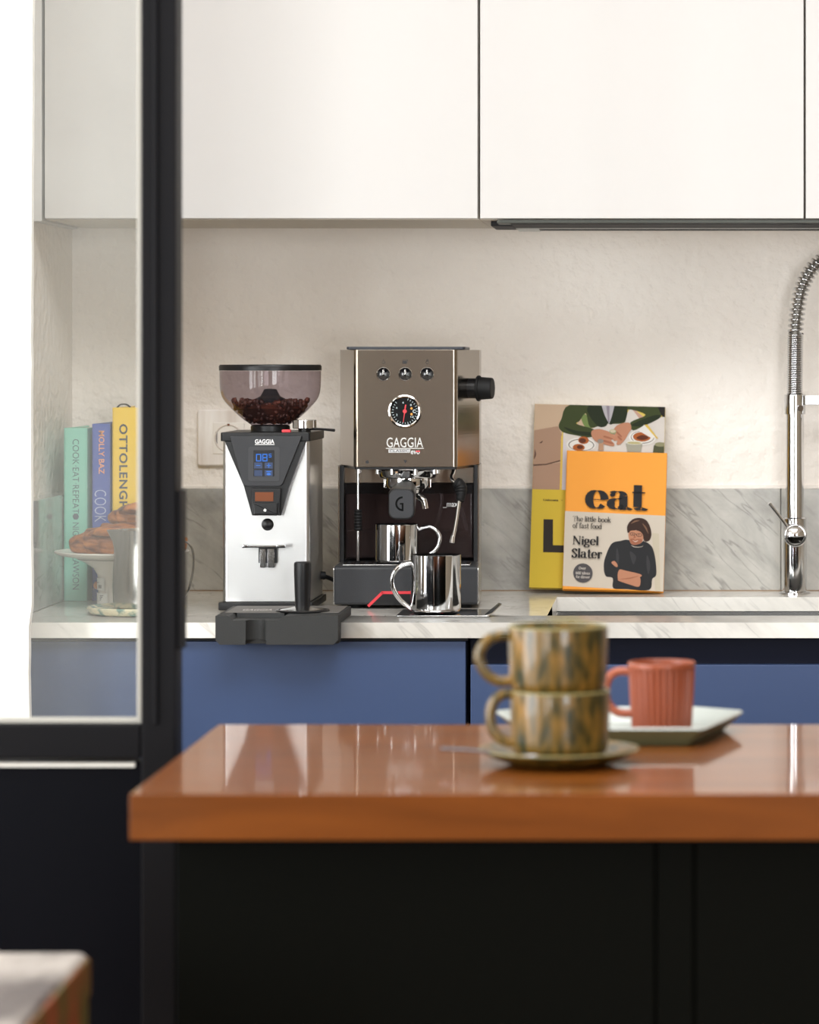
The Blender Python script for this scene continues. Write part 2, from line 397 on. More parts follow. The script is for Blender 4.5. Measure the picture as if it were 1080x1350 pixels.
# ---------------------------------------------------------------- room shell
struct('floor', MB().box(-2.9, -2.9, -.05, 3.2, 5.5, 0), m_floor)
b = MB()
for (a, c, d, e) in ((-2.9,-2.9,3.2,2.4),(-2.9,3.6,3.2,5.5),(-2.9,2.4,-1.1,3.6),(.7,2.4,3.2,3.6)): b.box(a, c, 2.75, d, e, 2.87)
struct('ceiling', b, m_white_room)
struct('wall_back', MB().box(-1.9, 5.36, 0, 3.2, 5.5, 2.75), m_wall)
m_taupe = mat('taupe_paint', (136,126,110), .9)
struct('wall_right', MB().box(3.06, -2.72, 0, 3.2, 5.36, 2.75), m_taupe)
# left wall with window opening y 1.2..2.9, z .45..2.45
b = MB(); b.box(-2.74,-2.72,0,-2.6,-2.3,2.75); b.box(-2.74,-.3,0,-2.6,.85,2.75); b.box(-2.74,2.85,0,-2.6,3.4,2.75); b.box(-2.74,4.5,0,-2.6,4.62,2.75)
for (a, c, d, e) in ((-2.3,-.3,.25,2.45),(.85,2.85,.45,2.45),(3.4,4.5,.7,2.5)): b.box(-2.74,a,0,-2.6,c,d); b.box(-2.74,a,e,-2.6,c,2.75)
struct('wall_left', b, m_taupe)
# rear wall with two window openings, the right one added for the fill lamp
b = MB(); b.box(-2.6,-2.72,0,-2.52,-2.58,2.75); b.box(-1.92,-2.72,0,.85,-2.58,2.75); b.box(2.35,-2.72,0,3.06,-2.58,2.75); b.box(.85,-2.72,0,2.35,-2.58,.4); b.box(.85,-2.72,2.3,2.35,-2.58,2.75)
b.box(-2.52,-2.72,0,-1.92,-2.58,.25); b.box(-2.52,-2.72,2.45,-1.92,-2.58,2.75)
struct('wall_rear', b, mat('olive_taupe_paint', (128,116,96), .9))
def window(nm, x0, x1, z0, z1, y, along='x'):
    r = MB()
    for (a, c, d, e) in ((x0, z0, x1, z0+.06), (x0, z1-.06, x1, z1), (x0, z0, x0+.06, z1), (x1-.06, z0, x1, z1), ((x0+x1)/2-.03, z0, (x0+x1)/2+.03, z1)):
        if along == 'x': r.box(a, y-.03, c, d, y+.03, e, .004)
        else: r.box(y-.03, a, c, y+.03, d, e, .004)
    struct(nm, r, m_white_room)
window('window_1', -2.52, -1.92, .25, 2.45, -2.61); window('added_window', .85, 2.35, .4, 2.3, -2.61); window('window_4', -2.3, -.3, .25, 2.45, -2.63, 'y'); window('window_2', 3.4, 4.5, .7, 2.5, -2.63, 'y'); window('window_3', .85, 2.85, .45, 2.45, -2.63, 'y')  # the right rear window is added to house the fill lamp
# left end of the kitchen niche: thick partition with a ragged white plaster end
b = MB(); b.box(-1.9, 4.66, 0, -.966, 5.36, 2.75); struct('wall_partition', b, m_wall)
b = MB(); zs = [i*.03 for i in range(93)]
vs = []; fs = []
for i, z in enumerate(zs):
    xx = X(46.5, 4.615) + .0022*math.sin(z*3.1+1) + (mnoise.noise(Vector((z*40, 0, 0))))*.0012 + (-.004 if z < .9 else 0)
    for (x, y) in ((-2.6, 4.60), (xx-.001, 4.60), (xx, 4.612), (xx-.03, 4.66), (-2.6, 4.66)): vs.append((x, y, min(z, 2.75)))
for i in range(len(zs)-1):
    for k in range(5): fs.append((i*5+k, i*5+(k+1)%5, i*5+5+(k+1)%5, i*5+5+k))
b.add(vs, fs); struct('wall_front_nib', b, m_white_plaster)
# marble splashbacks: two slabs on the back wall, one on the niche side
b = MB().box(-.9645, 5.348, .9005, X(1029.3,5.348), 5.36, 1.061, .001); struct('trim_1', b, m_splash)
b = MB().box(X(1030.2,5.348), 5.348, .9005, 2.2, 5.36, 1.061, .001); struct('trim_2', b, m_splash)
b = MB().box(-.966, 4.68, .9005, -.9365, 5.3475, 1.061, .001); struct('trim_3', b, m_splash2)
b = MB().box(-.93, 5.346, .9, 2.2, 5.3478, .9012); struct('trim_4', b, m_gold)
b = MB().box(-.93, 5.352, 1.061, 2.2, 5.3602, 1.066, .001); struct('trim_5', b, m_wall)

# unseen cupboard added against the rear wall for the steel to mirror
r = root('added_wardrobe', (-.38, -2.3, 0), label='unseen brown wooden cupboard added at the rear wall for the steel to mirror', cat='added_wardrobe')
part('body', MB().box(-.72,-.27,.0,.72,.25,2.2,.004), m_wardrobe, r)
for sx in (-1, 0):
    d = part('door', MB().box(sx*.72+.004,.251,.06,sx*.72+.716,.272,2.17,.003), m_wardrobe, r)
    part('handle', MB().cyl((-.05 if sx else .05,.29,1.0),(-.05 if sx else .05,.29,1.2),.006), m_chrome, d)

# ---------------------------------------------------------------- upper cabinets
UY = 5.017
def upper(x0, x1, label, gx=(.0015,.0015), zt=2.3):
    r = root('wall_cabinet', ((x0+x1)/2, UY, 1.473), label=label, cat='cabinet', group='white wall cabinets')
    h = (x1-x0)/2
    part('carcass', MB().box(-h+.0005, .021, .0, h-.0005, .343, zt-1.473), m_carcass, r)
    part('door', MB().box(-h+gx[0], 0, .001, h-gx[1], .019, zt-1.473-.002, .0012), m_lacquer, r)
    return r
upper(X(57,UY), X(201,UY), 'narrow white wall cabinet behind the glass of the black door', (.002,.001))
upper(X(201,UY), X(631.5,UY), 'wide white wall cabinet above the coffee grinder and espresso machine', (.001,.0018))
upper(X(631.5,UY), X(1061,UY), 'wide white wall cabinet above the leaning cookbooks, over the extractor', (.0018,.0012))
upper(X(1061,UY), X(1500,UY), 'white wall cabinet above the tap at the right edge', (.0018,.001))
b = MB().box(-.966, UY, 1.470, X(56,UY)-.001, UY+.3, 2.3, .001); struct('trim_6', b, m_lacquer)
# hood below the third cabinet
r = root('extractor_hood', (X(655,UY), 5.0175, 1.473), label='slim dark built-in extractor set under the white wall cabinets', cat='extractor hood')
part('housing', MB().box(.0, .004, -.006, .62, .25, -.0005, .001), mat('dark_olive_metal', (66,68,64), .4, .6), r)
part('steel_rim', MB().box(.012, .175, -.0075, .62, .186, -.006, .0005), m_pale_strip, r)
part('filter', MB().box(.02, .012, -.0068, .6, .165, -.0061), m_dark_gap, r)
part('end_cap', MB().box(-.012, .06, -.008, .02, .20, -.0005, .001), m_dark_gap, r)
part('switch_plate', MB().box(.022, .19, -.0095, .055, .24, -.006, .001), m_pale_strip, r)
part('rear_edge', MB().box(.055, .19, -.0085, .62, .225, -.006, .0005), m_dark_gap, r)

# ---------------------------------------------------------------- counter and lower cabinets
CY = 4.70; CZ = .90; SL = X(722,4.84)
b = MB()
xs = (-.9363, SL, 1.0, 2.2); ys = (CY, 4.828, 5.205, 5.3475)
for i in range(3):
    for j in range(3):
        if i == 1 and j == 1: continue
        b.box(xs[i], ys[j], CZ-.0215, xs[i+1], ys[j+1], CZ)
r = mesh_obj('worktop', b, m_marble)
bm = bmesh.new(); bm.from_mesh(r.data)
bmesh.ops.remove_doubles(bm, verts=bm.verts[:], dist=1e-5)
seen = {}
for f in bm.faces:
    k = tuple(sorted(v.index for v in f.verts)); seen.setdefault(k, []).append(f)
bmesh.ops.delete(bm, geom=[f for fs_ in seen.values() if len(fs_) > 1 for f in fs_], context='FACES')
bm.to_mesh(r.data); bm.free()
place(r, 'long polished pale marble worktop with grey veins along the back wall', 'worktop')
# sink
r = root('sink', (SL, 4.828, CZ), label='undermounted stainless steel sink set in the marble worktop', cat='sink')
bw = 1.0-SL; bd = .377; b = MB()
b.box(-.012,-.012,-.026,bw+.012,.012-.01,-.0225); b.box(-.012,bd-.002,-.026,bw+.012,bd+.012,-.0225)
b.box(-.012,-.002,-.026,.002,bd,-.0225); b.box(bw-.002,-.002,-.026,bw+.012,bd,-.0225)
part('rim', b, m_steel_satin, r)
b = MB(); t = .0015
b.box(0,0,-.2,bw,t,-.024); b.box(0,bd-t,-.2,bw,bd,-.024); b.box(0,0,-.2,t,bd,-.024); b.box(bw-t,0,-.2,bw,bd,-.024); b.box(0,0,-.202,bw,bd,-.2)
part('basin', b, m_steel_satin, r)
part('drain', MB().lathe([(0,.003),(.03,.003),(.042,.001),(.045,0)], (bw/2,bd/2,-.1995), 32), m_chrome, r)
LY = 4.715
def lower(x0, x1, ztop, label, chan=False):
    r = root('base_cabinet', ((x0+x1)/2, LY, 0), label=label, cat='cabinet', group='blue base cabinets')
    h = (x1-x0)/2
    part('carcass', MB().box(-h+.0005, .045, .10, h-.0005, .62, .66 if not chan else .65), m_blue_dark, r)
    part('back_rail', MB().box(-h+.0005, .04, .66, h-.0005, .058, .8775), m_blue_dark, r)
    part('plinth', MB().box(-h, .06, .0, h, .08, .099), m_blue_dark, r)
    if chan:
        part('drawer', MB().box(-h+.003, 0, ztop-.36, h-.003, .02, ztop, .0015), m_blue, r)
        part('drawer', MB().box(-h+.003, 0, .105, h-.003, .02, ztop-.364, .0015), m_blue, r)
        part('grip_profile', MB().box(-h+.001, .022, .80, h-.001, .034, .8775, .001), m_blue_dark, r)
    else:
        part('door', MB().box(-h+.003, 0, .105, h-.003, .02, ztop, .0015), m_blue, r)
        part('shadow_line', MB().box(-h, .004, .8735, h, .03, .8782), m_dark_gap, r)  # dark strip paints the shadow line under the counter
    return r
zt = Z(845.5, LY)
lower(-.9363, X(201,LY), zt, 'blue base cabinet door seen behind the glass of the black door')
lower(X(201,LY)+.0005, X(617,LY), zt, 'plain blue base cabinet door under the coffee grinder')
lower(X(617,LY)+.0005, 1.2, Z(876.5,LY), 'blue drawer cabinet with recessed dark grip under the sink', True)

# ---------------------------------------------------------------- island
IY0, IY1 = 2.842, 3.386
r = mesh_obj('island_worktop', MB().box(-.4645, IY0, .861, 1.5, IY1, .90, .0015, 2), m_island_wood)
place(r, 'thick glossy orange-brown wooden worktop of the kitchen island', 'worktop')
r = root('kitchen_island', (.53, 2.89, 0), label='black panelled kitchen island under the wooden worktop', cat='island')
x0 = X(232,2.89)-.53
part('body', MB().box(x0+.002,.019,.0,.93,.46,.8605), m_island_black, r)
for (a, c) in ((x0, X(865,2.89)-.53-.001), (X(865,2.89)-.53+.001, X(916,2.89)-.53-.001), (X(916,2.89)-.53+.001, .93)):
    part('panel', MB().box(a, 0, .0, c, .018, .8605, .0015), m_island_black, r)

# ---------------------------------------------------------------- black glazed door
DY = 3.38
r = root('door_1', (X(208,DY), DY, 0)); r['kind'] = 'structure'
ox = X(208,DY)
xr = X(232,DY)-ox; xi = X(185.5,DY)-ox; xl = -1.05
zb = Z(955,DY); zr = Z(1001,DY)
part('stile', MB().box(xi, 0, .01, xr, .045, 2.4, .003), m_black, r)
part('stile', MB().box(xi+.012, -.004, zb, xi+.0175, 0, 2.4, .0015), m_black, r)
part('stile', MB().box(xl, 0, .01, xl+.04, .045, 2.4, .003), m_black, r)
part('rail', MB().box(xl+.04, 0, zr, xi, .045, zb, .003), m_black, r)
part('rail', MB().box(xl+.04, 0, 2.36, xi, .045, 2.4, .003), m_black, r)
part('panel', MB().box(xl+.04, .006, .01, xi, .04, zr-.004), m_navy_panel, r)
part('moulding_highlight', MB().prism([(.002,zr-.008),(.004,zr-.0040),(.012,zr-.0035),(.012,zr-.008)], xl+.06, X(177,DY)-ox, 'YZ'), m_pale_strip, r, sharp=20)  # pale strip paints the highlight along the panel's chamfer
part('glass_pane', MB().box(xl+.04, .02, zb, xi, .024, 2.36), m_glass, r)
part('glazing_bead', MB().box(xi-.0052, .008, zb, xi-.0002, .019, 2.36, .001), m_bead, r)
part('glazing_bead', MB().box(xl+.04, .008, zb+.0002, xi-.0053, .019, zb+.0055, .001), m_bead, r)
part('lock_plate', MB().box(xr-.003, .004, Z(857,DY), X(238,DY)-ox, .041, Z(647,DY), .001), m_black, r)
part('bottom_rail', MB().box(xl+.04, .0, .01, xi, .045, .12, .003), m_black, r)

# ---------------------------------------------------------------- foreground weathered table
m_weather = mat('weathered_white_paint', (146,138,130), .6, mix=((60,50,46), 7, .50, .62), bump=(24,.6), stretch=(1,.35,1))
m_weather_side = mat('worn_olive_and_rust_paint', (74,62,18), .5, mix=((120,52,22), 9, .42, .62), bump=(30,.4))
tx, ty = X(120,2.774), 2.774
r = root('rustic_bench', (tx, ty, 0), (0,0,math.radians(1.0)), label='weathered painted wooden bench top in the bottom left corner, near', cat='bench')
for k in range(3):
    part('plank', MB().box(-.78, -.165*(k+1)+.003, .748, -.002, -.165*k, .78, .007, 3), m_weather, r)
part('apron', MB().box(-.015, -.49, .56, -.0005, -.006, .7475, .003), m_weather_side, r)
part('apron', MB().box(-.76, -.02, .60, -.0155, -.006, .7475, .003), m_weather_side, r)
part('end_board', MB().box(-.0195, -.497, .742, .0005, -.0005, .776, .004), m_weather_side, r)
for (lx, ly) in ((-.07,-.06),(-.74,-.06),(-.07,-.44),(-.74,-.44)):
    part('leg', MB().box(lx, ly, 0, lx+.05, ly+.04, .7475, .004), m_weather_side, r)

# ---------------------------------------------------------------- wall socket
r = root('wall_socket', (X(261,5.36), 5.36, Z(577,5.36)), label='white veined wall socket plate on the plaster behind the grinder', cat='socket')
s = 5.36/F
part('plate', MB().prism(rrect(0, -37*s, 104*s, 37*s, 4*s), -.009, -.0002, 'XZ', .003, 3), m_outlet, r)
ins = part('socket_insert', MB().prism(rrect(21*s, -21*s, 62*s, 20*s, .001), -.0105, -.0085, 'XZ', .0005), m_outlet2, r)
part('socket_ring', MB().lathe([(.0225,0),(.0215,.0014),(.0205,.0012),(.0195,-.0),(0,-.0005)], (41.5*s,-.0105,-.5*s), 40, M=Matrix.Rotation(PI/2,4,'X')), mat('socket_ivory', (225,215,206), .4), ins)
part('earth_clip', MB().box(40*s,-.0122,16.0*s,43*s,-.0106,18.5*s), m_copper, ins)
part('side_notch', MB().box(24.5*s,-.0113,-8*s,27*s,-.0106,8*s), mat('socket_shadow_grey',(150,142,138),.5), ins)
part('blank_insert', MB().prism(rrect(63*s, -21*s, 83*s, 20*s, .001), -.0105, -.0085, 'XZ', .0005), m_outlet2, r)

# ---------------------------------------------------------------- coffee grinder
GY = 4.875; gs = GY/F; GX = X(351, GY)
def gx(p): return (p-351)*gs
def gz(p): return Z(p, GY)-CZ
r = root('coffee_grinder', (GX, GY, CZ), label='tall steel coffee grinder with smoked bean hopper and black control panel', cat='coffee grinder')
hw = gx(408.5)
body = rounded([(-hw,0),(hw,0),(hw,.185),(-hw,.185)], [.007,.007,.012,.012], 5)
part('body', MB().prism(body, gz(793.5), gz(579), 'XY', .0008), m_steel_b, r)
part('base', MB().box(-hw-.006, -.003, .004, hw+.004, .19, gz(794), .002), m_plastic_d, r)
for (fx, fy) in ((-.05,.02),(.05,.02),(-.05,.165),(.05,.165)):
    part('foot', MB().cyl((fx,fy,0.0002),(fx,fy,.0045),.008), m_rubber, r)
part('top_cap', MB().prism(rounded([(-hw-.0015,-.012),(hw+.002,-.012),(hw+.002,.187),(-hw-.0015,.187)], [.004,.004,.012,.012]), gz(581.5), gz(570), 'XY', .0012), m_plastic_d, r)
P = [(298,581.6),(404.5,581.6),(383,640),(372,679),(334,679),(323,640)]
part('bracket', MB().prism(rounded([(gx(a),gz(c)) for a,c in P], [0,0,.006,.001,.001,.006]), -.014, .0002, 'XZ', .0008), m_plastic_d, r)
P = [(305,574.5),(400,574.5),(373.5,640.5),(323.5,640.5)]
cp = part('control_panel', MB().prism(rounded([(gx(a),gz(c)) for a,c in P], [.0015,.0015,.008,.008]), -.0185, -.012, 'XZ', .001), m_plastic, r)
part('panel_recess', MB().prism(rrect(gx(329.5),gz(634),gx(371),gz(588.5),.004), -.0190, -.0184, 'XZ', .0003), mat('mid_grey_plastic',(58,59,62),.45,spec=.3), cp)
sc = part('display', MB().prism(rrect(gx(336.5),gz(627.3),gx(363.8),gz(593),.0008), -.0196, -.0188, 'XZ'), mat('display_black',(14,16,24),.15), cp)
def seg7(mb, x, z, w, h, t, on):
    y = -.01985
    R = {'a':(x,z+h-t,x+w,z+h),'d':(x,z,x+w,z+t),'g':(x,z+h/2-t/2,x+w,z+h/2+t/2),'f':(x,z+h/2,x+t,z+h),'b':(x+w-t,z+h/2,x+w,z+h),'e':(x,z,x+t,z+h/2),'c':(x+w-t,z,x+w,z+h/2)}
    for k in on:
        a, c, d, e = R[k]; mb.add([(a,y,c),(d,y,c),(d,y,e),(a,y,e)], [(0,1,2,3)])
b = MB(); seg7(b, gx(339.8), gz(607.8), 7*gs, 10*gs, 1.4*gs, 'abcdef'); seg7(b, gx(348), gz(607.8), 7*gs, 10*gs, 1.4*gs, 'abcdefg'); seg7(b, gx(356.6), gz(602.6), 3.6*gs, 5*gs, .9*gs, 'afgcd')
part('digits', b, m_blue_led, cp)
for (a, c, k) in ((337.6,613,0),(351.2,613,0),(337.6,623,0),(351.2,623,1)):
    kb = part('touch_key', MB().prism(rrect(gx(a),gz(c+4),gx(a+10.6),gz(c-3.8),.0006), -.01985, -.0196, 'XZ'), m_blue_key, cp)
b = MB(); y = -.0200
def q(mb, a, c, d, e, y=y): mb.add([(gx(a),y,gz(e)),(gx(d),y,gz(e)),(gx(d),y,gz(c)),(gx(a),y,gz(c))], [(0,1,2,3)])
q(b,340,612.6,345.6,613.5); q(b,354,612.6,359.4,613.5); b.add([(gx(356.2),y,gz(616)),(gx(357.2),y,gz(616)),(gx(357.2),y,gz(610.3)),(gx(356.2),y,gz(610.3))], [(0,1,2,3)])
b.add([(gx(356.6)+u,y,gz(624.4)+v) for u, v in circ(0,0,2.9*gs,12,1.6*gs)], [tuple(range(12))]); q(b,353.6,620.4,359.8,621.8)
part('key_symbols', b, m_blue_led, cp)
b = MB(); text_on(b, 'GAGGIA', (gx(338.3),-.0187,gz(584.4)), (1,0,0), (0,0,1), 25.4*gs, 5.6*gs, offset=.02)
b.add([(gx(338.3),-.0187,gz(586)),(gx(364),-.0187,gz(586)),(gx(364),-.0187,gz(585.2)),(gx(338.3),-.0187,gz(585.2))],[(0,1,2,3)])
part('lettering', b, m_white_print, cp, smooth=False)
# chute
ch = part('chute', MB().prism(rounded([(gx(333.5),gz(643)),(gx(372.5),gz(643)),(gx(370.5),gz(678.5)),(gx(335.5),gz(678.5))],.001), -.022, -.012, 'XZ', .001), m_plastic_d, r)
part('chute_window', MB().prism([(gx(339),gz(660)),(gx(363),gz(660)),(gx(363),gz(648)),(gx(339),gz(648))], -.0228, -.0219, 'XZ', .0002), m_copper, ch)
part('chute_lip', MB().prism(rounded([(gx(337),gz(662)),(gx(369),gz(662)),(gx(368),gz(677.5)),(gx(338),gz(677.5))],.001), -.027, -.0218, 'XZ', .0015), m_plastic_d, ch)
part('screw', MB().cyl((gx(352.5),-.0278,gz(671.5)),(gx(352.5),-.0268,gz(671.5)),.0022), m_steel_satin, ch)
part('start_button', MB().lathe([(0,.0045),(.004,.0042),(.0072,.003),(.0084,.0008),(.0088,0)], (gx(352.8),-.0004,gz(691.5)), 32, M=Matrix.Rotation(PI/2,4,'X')), m_plastic_d, r)
# portafilter fork
m_dkchrome = mat('shaded_chrome', (150,150,152), .12, 1.0)
fk = part('fork', MB().box(gx(325),-.028,gz(720.8),gx(378),-.0005,gz(717.5),.0005), m_dkchrome, r)
for a, c in ((323,331),(368,380)):
    part('fork_tip', MB().box(gx(a),-.034,gz(720.8),gx(c),-.022,gz(716.4),.001), m_dkchrome, fk)
part('fork_bracket', MB().box(gx(341.5),-.006,gz(742),gx(366),-.0005,gz(721),.001), m_plastic_d, fk)
for a, c in ((343.5,351.2),(353.5,362.8)):
    part('spring_plate', MB().prism(rounded([(gx(a),gz(748)),(gx(c),gz(748)),(gx(c),gz(723)),(gx(a),gz(723))],[.002,.002,0,0]), -.0085, -.0065, 'XZ', .0004), m_dkchrome, fk)
# hopper (centre further back)
HY = GY+.092; hs = HY/F; hc = (X(356.5,HY)-GX, .092, 0)
def hz_(p): return Z(p, HY)-CZ
hopprof = [(25,569.5),(25,561),(28,558),(38,551),(50,540),(60,529),(64.5,520),(66.3,508),(66.6,489)]
pr = [(a*hs, hz_(c)) for a, c in hopprof]
hp = part('hopper', MB().lathe([tuple(p) for p in cat_rom([(a, c) for a, c in pr], 3)], hc, 64), m_smoke, r)
part('hopper_neck', MB().lathe([(0,hz_(571)),(25.8*hs,hz_(571)),(25.8*hs,hz_(561.5)),(22*hs,hz_(560)),(0,hz_(560))], hc, 48), m_plastic_d, hp)
part('hopper_lid', MB().lathe([(0,hz_(484)),(62*hs,hz_(484)),(62*hs,hz_(488.5)),(67.2*hs,hz_(488.5)),(67.4*hs,hz_(483)),(66*hs,hz_(480.8)),(0,hz_(480.2))], hc, 64), m_plastic_d, hp)
part('hopper_guard', MB().lathe([(0,hz_(512)),(8*hs,hz_(513)),(13*hs,hz_(522)),(30*hs,hz_(531)),(31*hs,hz_(533))], hc, 40), clear('grey_guard',(150,150,155),.35,(70,72,76),.1), hp)
ak = part('grind_dial', MB().cyl((gx(398.5),.03,gz(565.5)),(gx(398.5),.03,gz(553.8)),.0172,bev=.001), m_chrome, r)
part('dial_base', MB().cyl((gx(398.5),.03,gz(570.3)),(gx(398.5),.03,gz(565)),.009), m_plastic_d, ak)
part('dial_lever', MB().tube([(gx(400),.03,gz(565.5)),(gx(420),.02,gz(566)),(gx(440),.012,gz(567.6))],[.0022,.0016,.0022],8), m_plastic_d, ak)
part('marker', MB().box(gx(371.5),.0,gz(570.3),gx(383),.012,gz(566.3),.0008), m_red, r)
cb = MB().tube(cat_rom([(hw+.0,.15,.045),(hw+.010,.158,.041),(hw+.0195,.18,.034),(hw+.024,.225,.024),(hw+.024,.30,.012),(hw+.01,.41,.006)],6),.0032,10)
part('power_cord', cb, m_rubber, r)
part('cord_gland', MB().cyl((hw-.001,.15,.045),(hw+.006,.152,.0445),.006), m_rubber, r)
# beans
b = MB(); rnd = random.Random(3)
ico = bmesh.new(); bmesh.ops.create_icosphere(ico, subdivisions=1, radius=1.0)
ico.verts.ensure_lookup_table(); ico.verts.index_update()
iv = [v.co.copy() for v in ico.verts]; ifs = [[v.index for v in f.verts] for f in ico.faces]; ico.free()
n = 0
while n < 620:
    a = rnd.random()*2*PI; z = rnd.uniform(hz_(556), hz_(527)); 
    zz = 1-(z-hz_(556))/(hz_(527)-hz_(556))
    rmax = 57*hs*(1-zz)**.8 + 26*hs*zz - .003
    top = hz_(525) - .006*abs(math.sin(a*1.5+.6))
    rr = rmax*math.sqrt(rnd.uniform(.25,1))
    if z > top: continue
    from mathutils import Euler
    M = Matrix.Translation((hc[0]+rr*math.cos(a), hc[1]+rr*math.sin(a), z)) @ Euler((rnd.random()*6,rnd.random()*6,rnd.random()*6)).to_matrix().to_4x4() @ Matrix.Diagonal((.0052,.0036,.0028,1))
    b.add([tuple(M @ v) for v in iv], ifs); n += 1
for v in range(1):
    b.lathe([(0,hz_(558)),(23*hs,hz_(557)),(36*hs,hz_(548)),(46*hs,hz_(538)),(40*hs,hz_(533)),(0,hz_(532))], hc, 32)
b.v = [(v[0]+GX, v[1]+GY, v[2]+CZ) for v in b.v]
o = mesh_obj('coffee_beans', b, m_bean, sharp=80)
place(o, 'dark roasted coffee beans heaped inside the smoked hopper of the grinder', 'coffee beans', kind='stuff')

# ---------------------------------------------------------------- tamping mat and tamper
TY = 4.655; ts = TY/F; TX = X(284,TY)
def tx_(p): return (p-284)*ts
def tz(p): return Z(p, TY)-CZ
r = root('tamping_mat', (TX, TY, CZ), label='dark grey corner tamping mat hooked over the worktop edge, with lettering', cat='tamping mat')
wM = tx_(445.5)
zt_, zb_ = tz(812), tz(850)
prof = [(0,zb_),(.042,zb_),(.042,-.001+0.0015),(.186,.0005),(.186,zt_),(0,zt_)]
g0, g1 = tx_(324), tx_(350.5); gr = (g1-g0)/2; gc = (g0+g1)/2
grv = [(gc-gr*math.cos(PI*i/12), gr*1.3*math.sin(PI*i/12)) for i in range(13)]
b = MB()
zs_ = tz(818)
outl = [(0,.042),(0,0)] + grv + [(wM,0),(wM,.042)]
# front lip with concave cradle below the rest
b.prism(outl[::-1], zb_+.006, zs_, 'XY')
b.prism(rounded([(0,zb_+.0062),(0,zb_),(wM,zb_),(wM,zb_+.0062)], [0,.006,.006,0], 5)[::-1], gr*1.32, .042, 'XZ')
b.prism([(p[0], zb_+.006-(0 if True else 0)) for p in [(0,0)]] + [(.006,zb_),(g0-.0005,zb_),(g0-.0005,zb_+.006)], 0, gr*1.32, 'XZ')
b.prism([(g1+.0005,zb_+.006),(g1+.0005,zb_),(wM-.006,zb_),(wM,zb_+.006)], 0, gr*1.32, 'XZ')
# top slab with dished rest
n0, n1 = tx_(302), tx_(374)
b.prism([(0,zs_),(n0+.005,zs_),(n0,zt_-.001),(n0-.003,zt_),(0,zt_)], 0, .186, 'XZ')
b.prism([(n1-.006,zs_),(wM,zs_),(wM,zt_),(n1+.003,zt_),(n1,zt_-.001)], 0, .186, 'XZ')
b.box(n0+.004, .052, .0004, n1-.005, .186, zt_)
arcp = [(n0+.004+(n1-n0-.009)*i/14, .052-.0*i) for i in range(15)]
b.box(0, .0425, .0004, wM, .186, zs_)
part('pad', b, m_mat_rubber, r, sharp=30)
part('top_sheet', MB().box(.006,.056,zt_,wM-.004,.180,zt_+.0008,.0003), mat('warm_grey_rubber',(96,92,88),.6), r)
b = MB(); text_on(b, 'GAGGIA', (tx_(308),.085,zt_+.0011), (1,0,0), (0,1,0), .042, .030, offset=.02); part('lettering', b, mat('pale_grey_print',(190,186,180),.5), r, smooth=False)
r = root('tamper', (X(399,4.735), 4.735, CZ+zt_+.0), label='black handled coffee tamper with steel base standing on the mat', cat='tamper')
part('handle', MB().lathe([(0,.070),(.0095,.070),(.0115,.0688),(.0122,.066),(.0120,.05),(.0112,.025),(.0105,.010),(.0105,.006),(0,.006)], (0,0,0), 40), m_plastic_d, r)
part('base', MB().lathe([(0,.0075),(.011,.007),(.02,.0048),(.031,.003),(.033,.0012),(.033,.0002),(0,.0002)], (0,0,0), 48), m_steel_satin, r)
part('rim_ring', MB().lathe([(.0325,.0002),(.0365,.0002),(.038,.0015),(.0365,.0032),(.0335,.0032)], (0,0,0), 48), m_plastic_d, r)

# ---------------------------------------------------------------- espresso machine
MY = 4.96; ms = MY/F; MX = X(534.5, MY)
def mx(p): return (p-534.5)*ms
def mz(p): return Z(p, MY)-CZ
r = root('espresso_machine', (MX, MY, CZ), (0,0,math.radians(1.8)), label='boxy steel espresso machine with round gauge, three buttons and black portafilter', cat='espresso machine')
mach = r
fw = .0752; bwid = .1045
sh = rounded([(-fw,.008),(fw,.008),(bwid,.135),(bwid,.232),(-bwid,.232),(-bwid,.135)], [.007,.007,.01,.004,.004,.01], 5)
part('shell', MB().prism(sh, mz(616), mz(461), 'XY', .0006), m_steel, r)
part('lid', MB().prism(rrect(mx(456),.015,mx(613),.225,.006), mz(461)+.0002, mz(457), 'XY', .001), mat('blue_black_plastic',(38,42,50),.4), r)
part('control_frame', MB().prism(rounded([(-fw+.001,.010),(fw-.001,.010),(bwid-.003,.13),(-bwid+.003,.13)],.004), mz(619), mz(616)-.0003, 'XY'), m_plastic_d, r)
for px in (505.2, 534, 562.8):
    bz = part('button', MB().lathe([(.0102,0),(.0102,.0012),(.0094,.002),(.0085,.0012),(.0084,0)], (mx(px),.008,mz(493)), 32, M=Matrix.Rotation(PI/2,4,'X')), m_chrome, r)
    part('rocker', MB().lathe([(0,.0004),(.005,.001),(.0084,.0018),(.0086,0)], (mx(px),.008,mz(493)), 32, M=Matrix.Rotation(PI/2,4,'X')), mat('glossy_black',(16,16,18),.12), bz)
    part('rocker_tab', MB().box(mx(px)-.0012,.0055,mz(494),mx(px)+.0012,.0072,mz(487.5),.0004), m_steel_satin, bz)
b = MB(); y = .0077
def ringpoly(mb, cx, cz, r0, r1, a0=0, a1=360, n=20, y=y, mi=0):
    A = [math.radians(a0+(a1-a0)*i/n) for i in range(n+1)]
    vs = [(cx+r0*math.cos(t), y, cz+r0*math.sin(t)) for t in A]+[(cx+r1*math.cos(t), y, cz+r1*math.sin(t)) for t in A]
    mb.add(vs, [(i, i+1, n+2+i, n+1+i) for i in range(n)], mi)
def quadp(mb, x0, z0, x1, z1, y=y, mi=0): mb.add([(x0,y,z0),(x1,y,z0),(x1,y,z1),(x0,y,z1)], [(0,1,2,3)], mi)
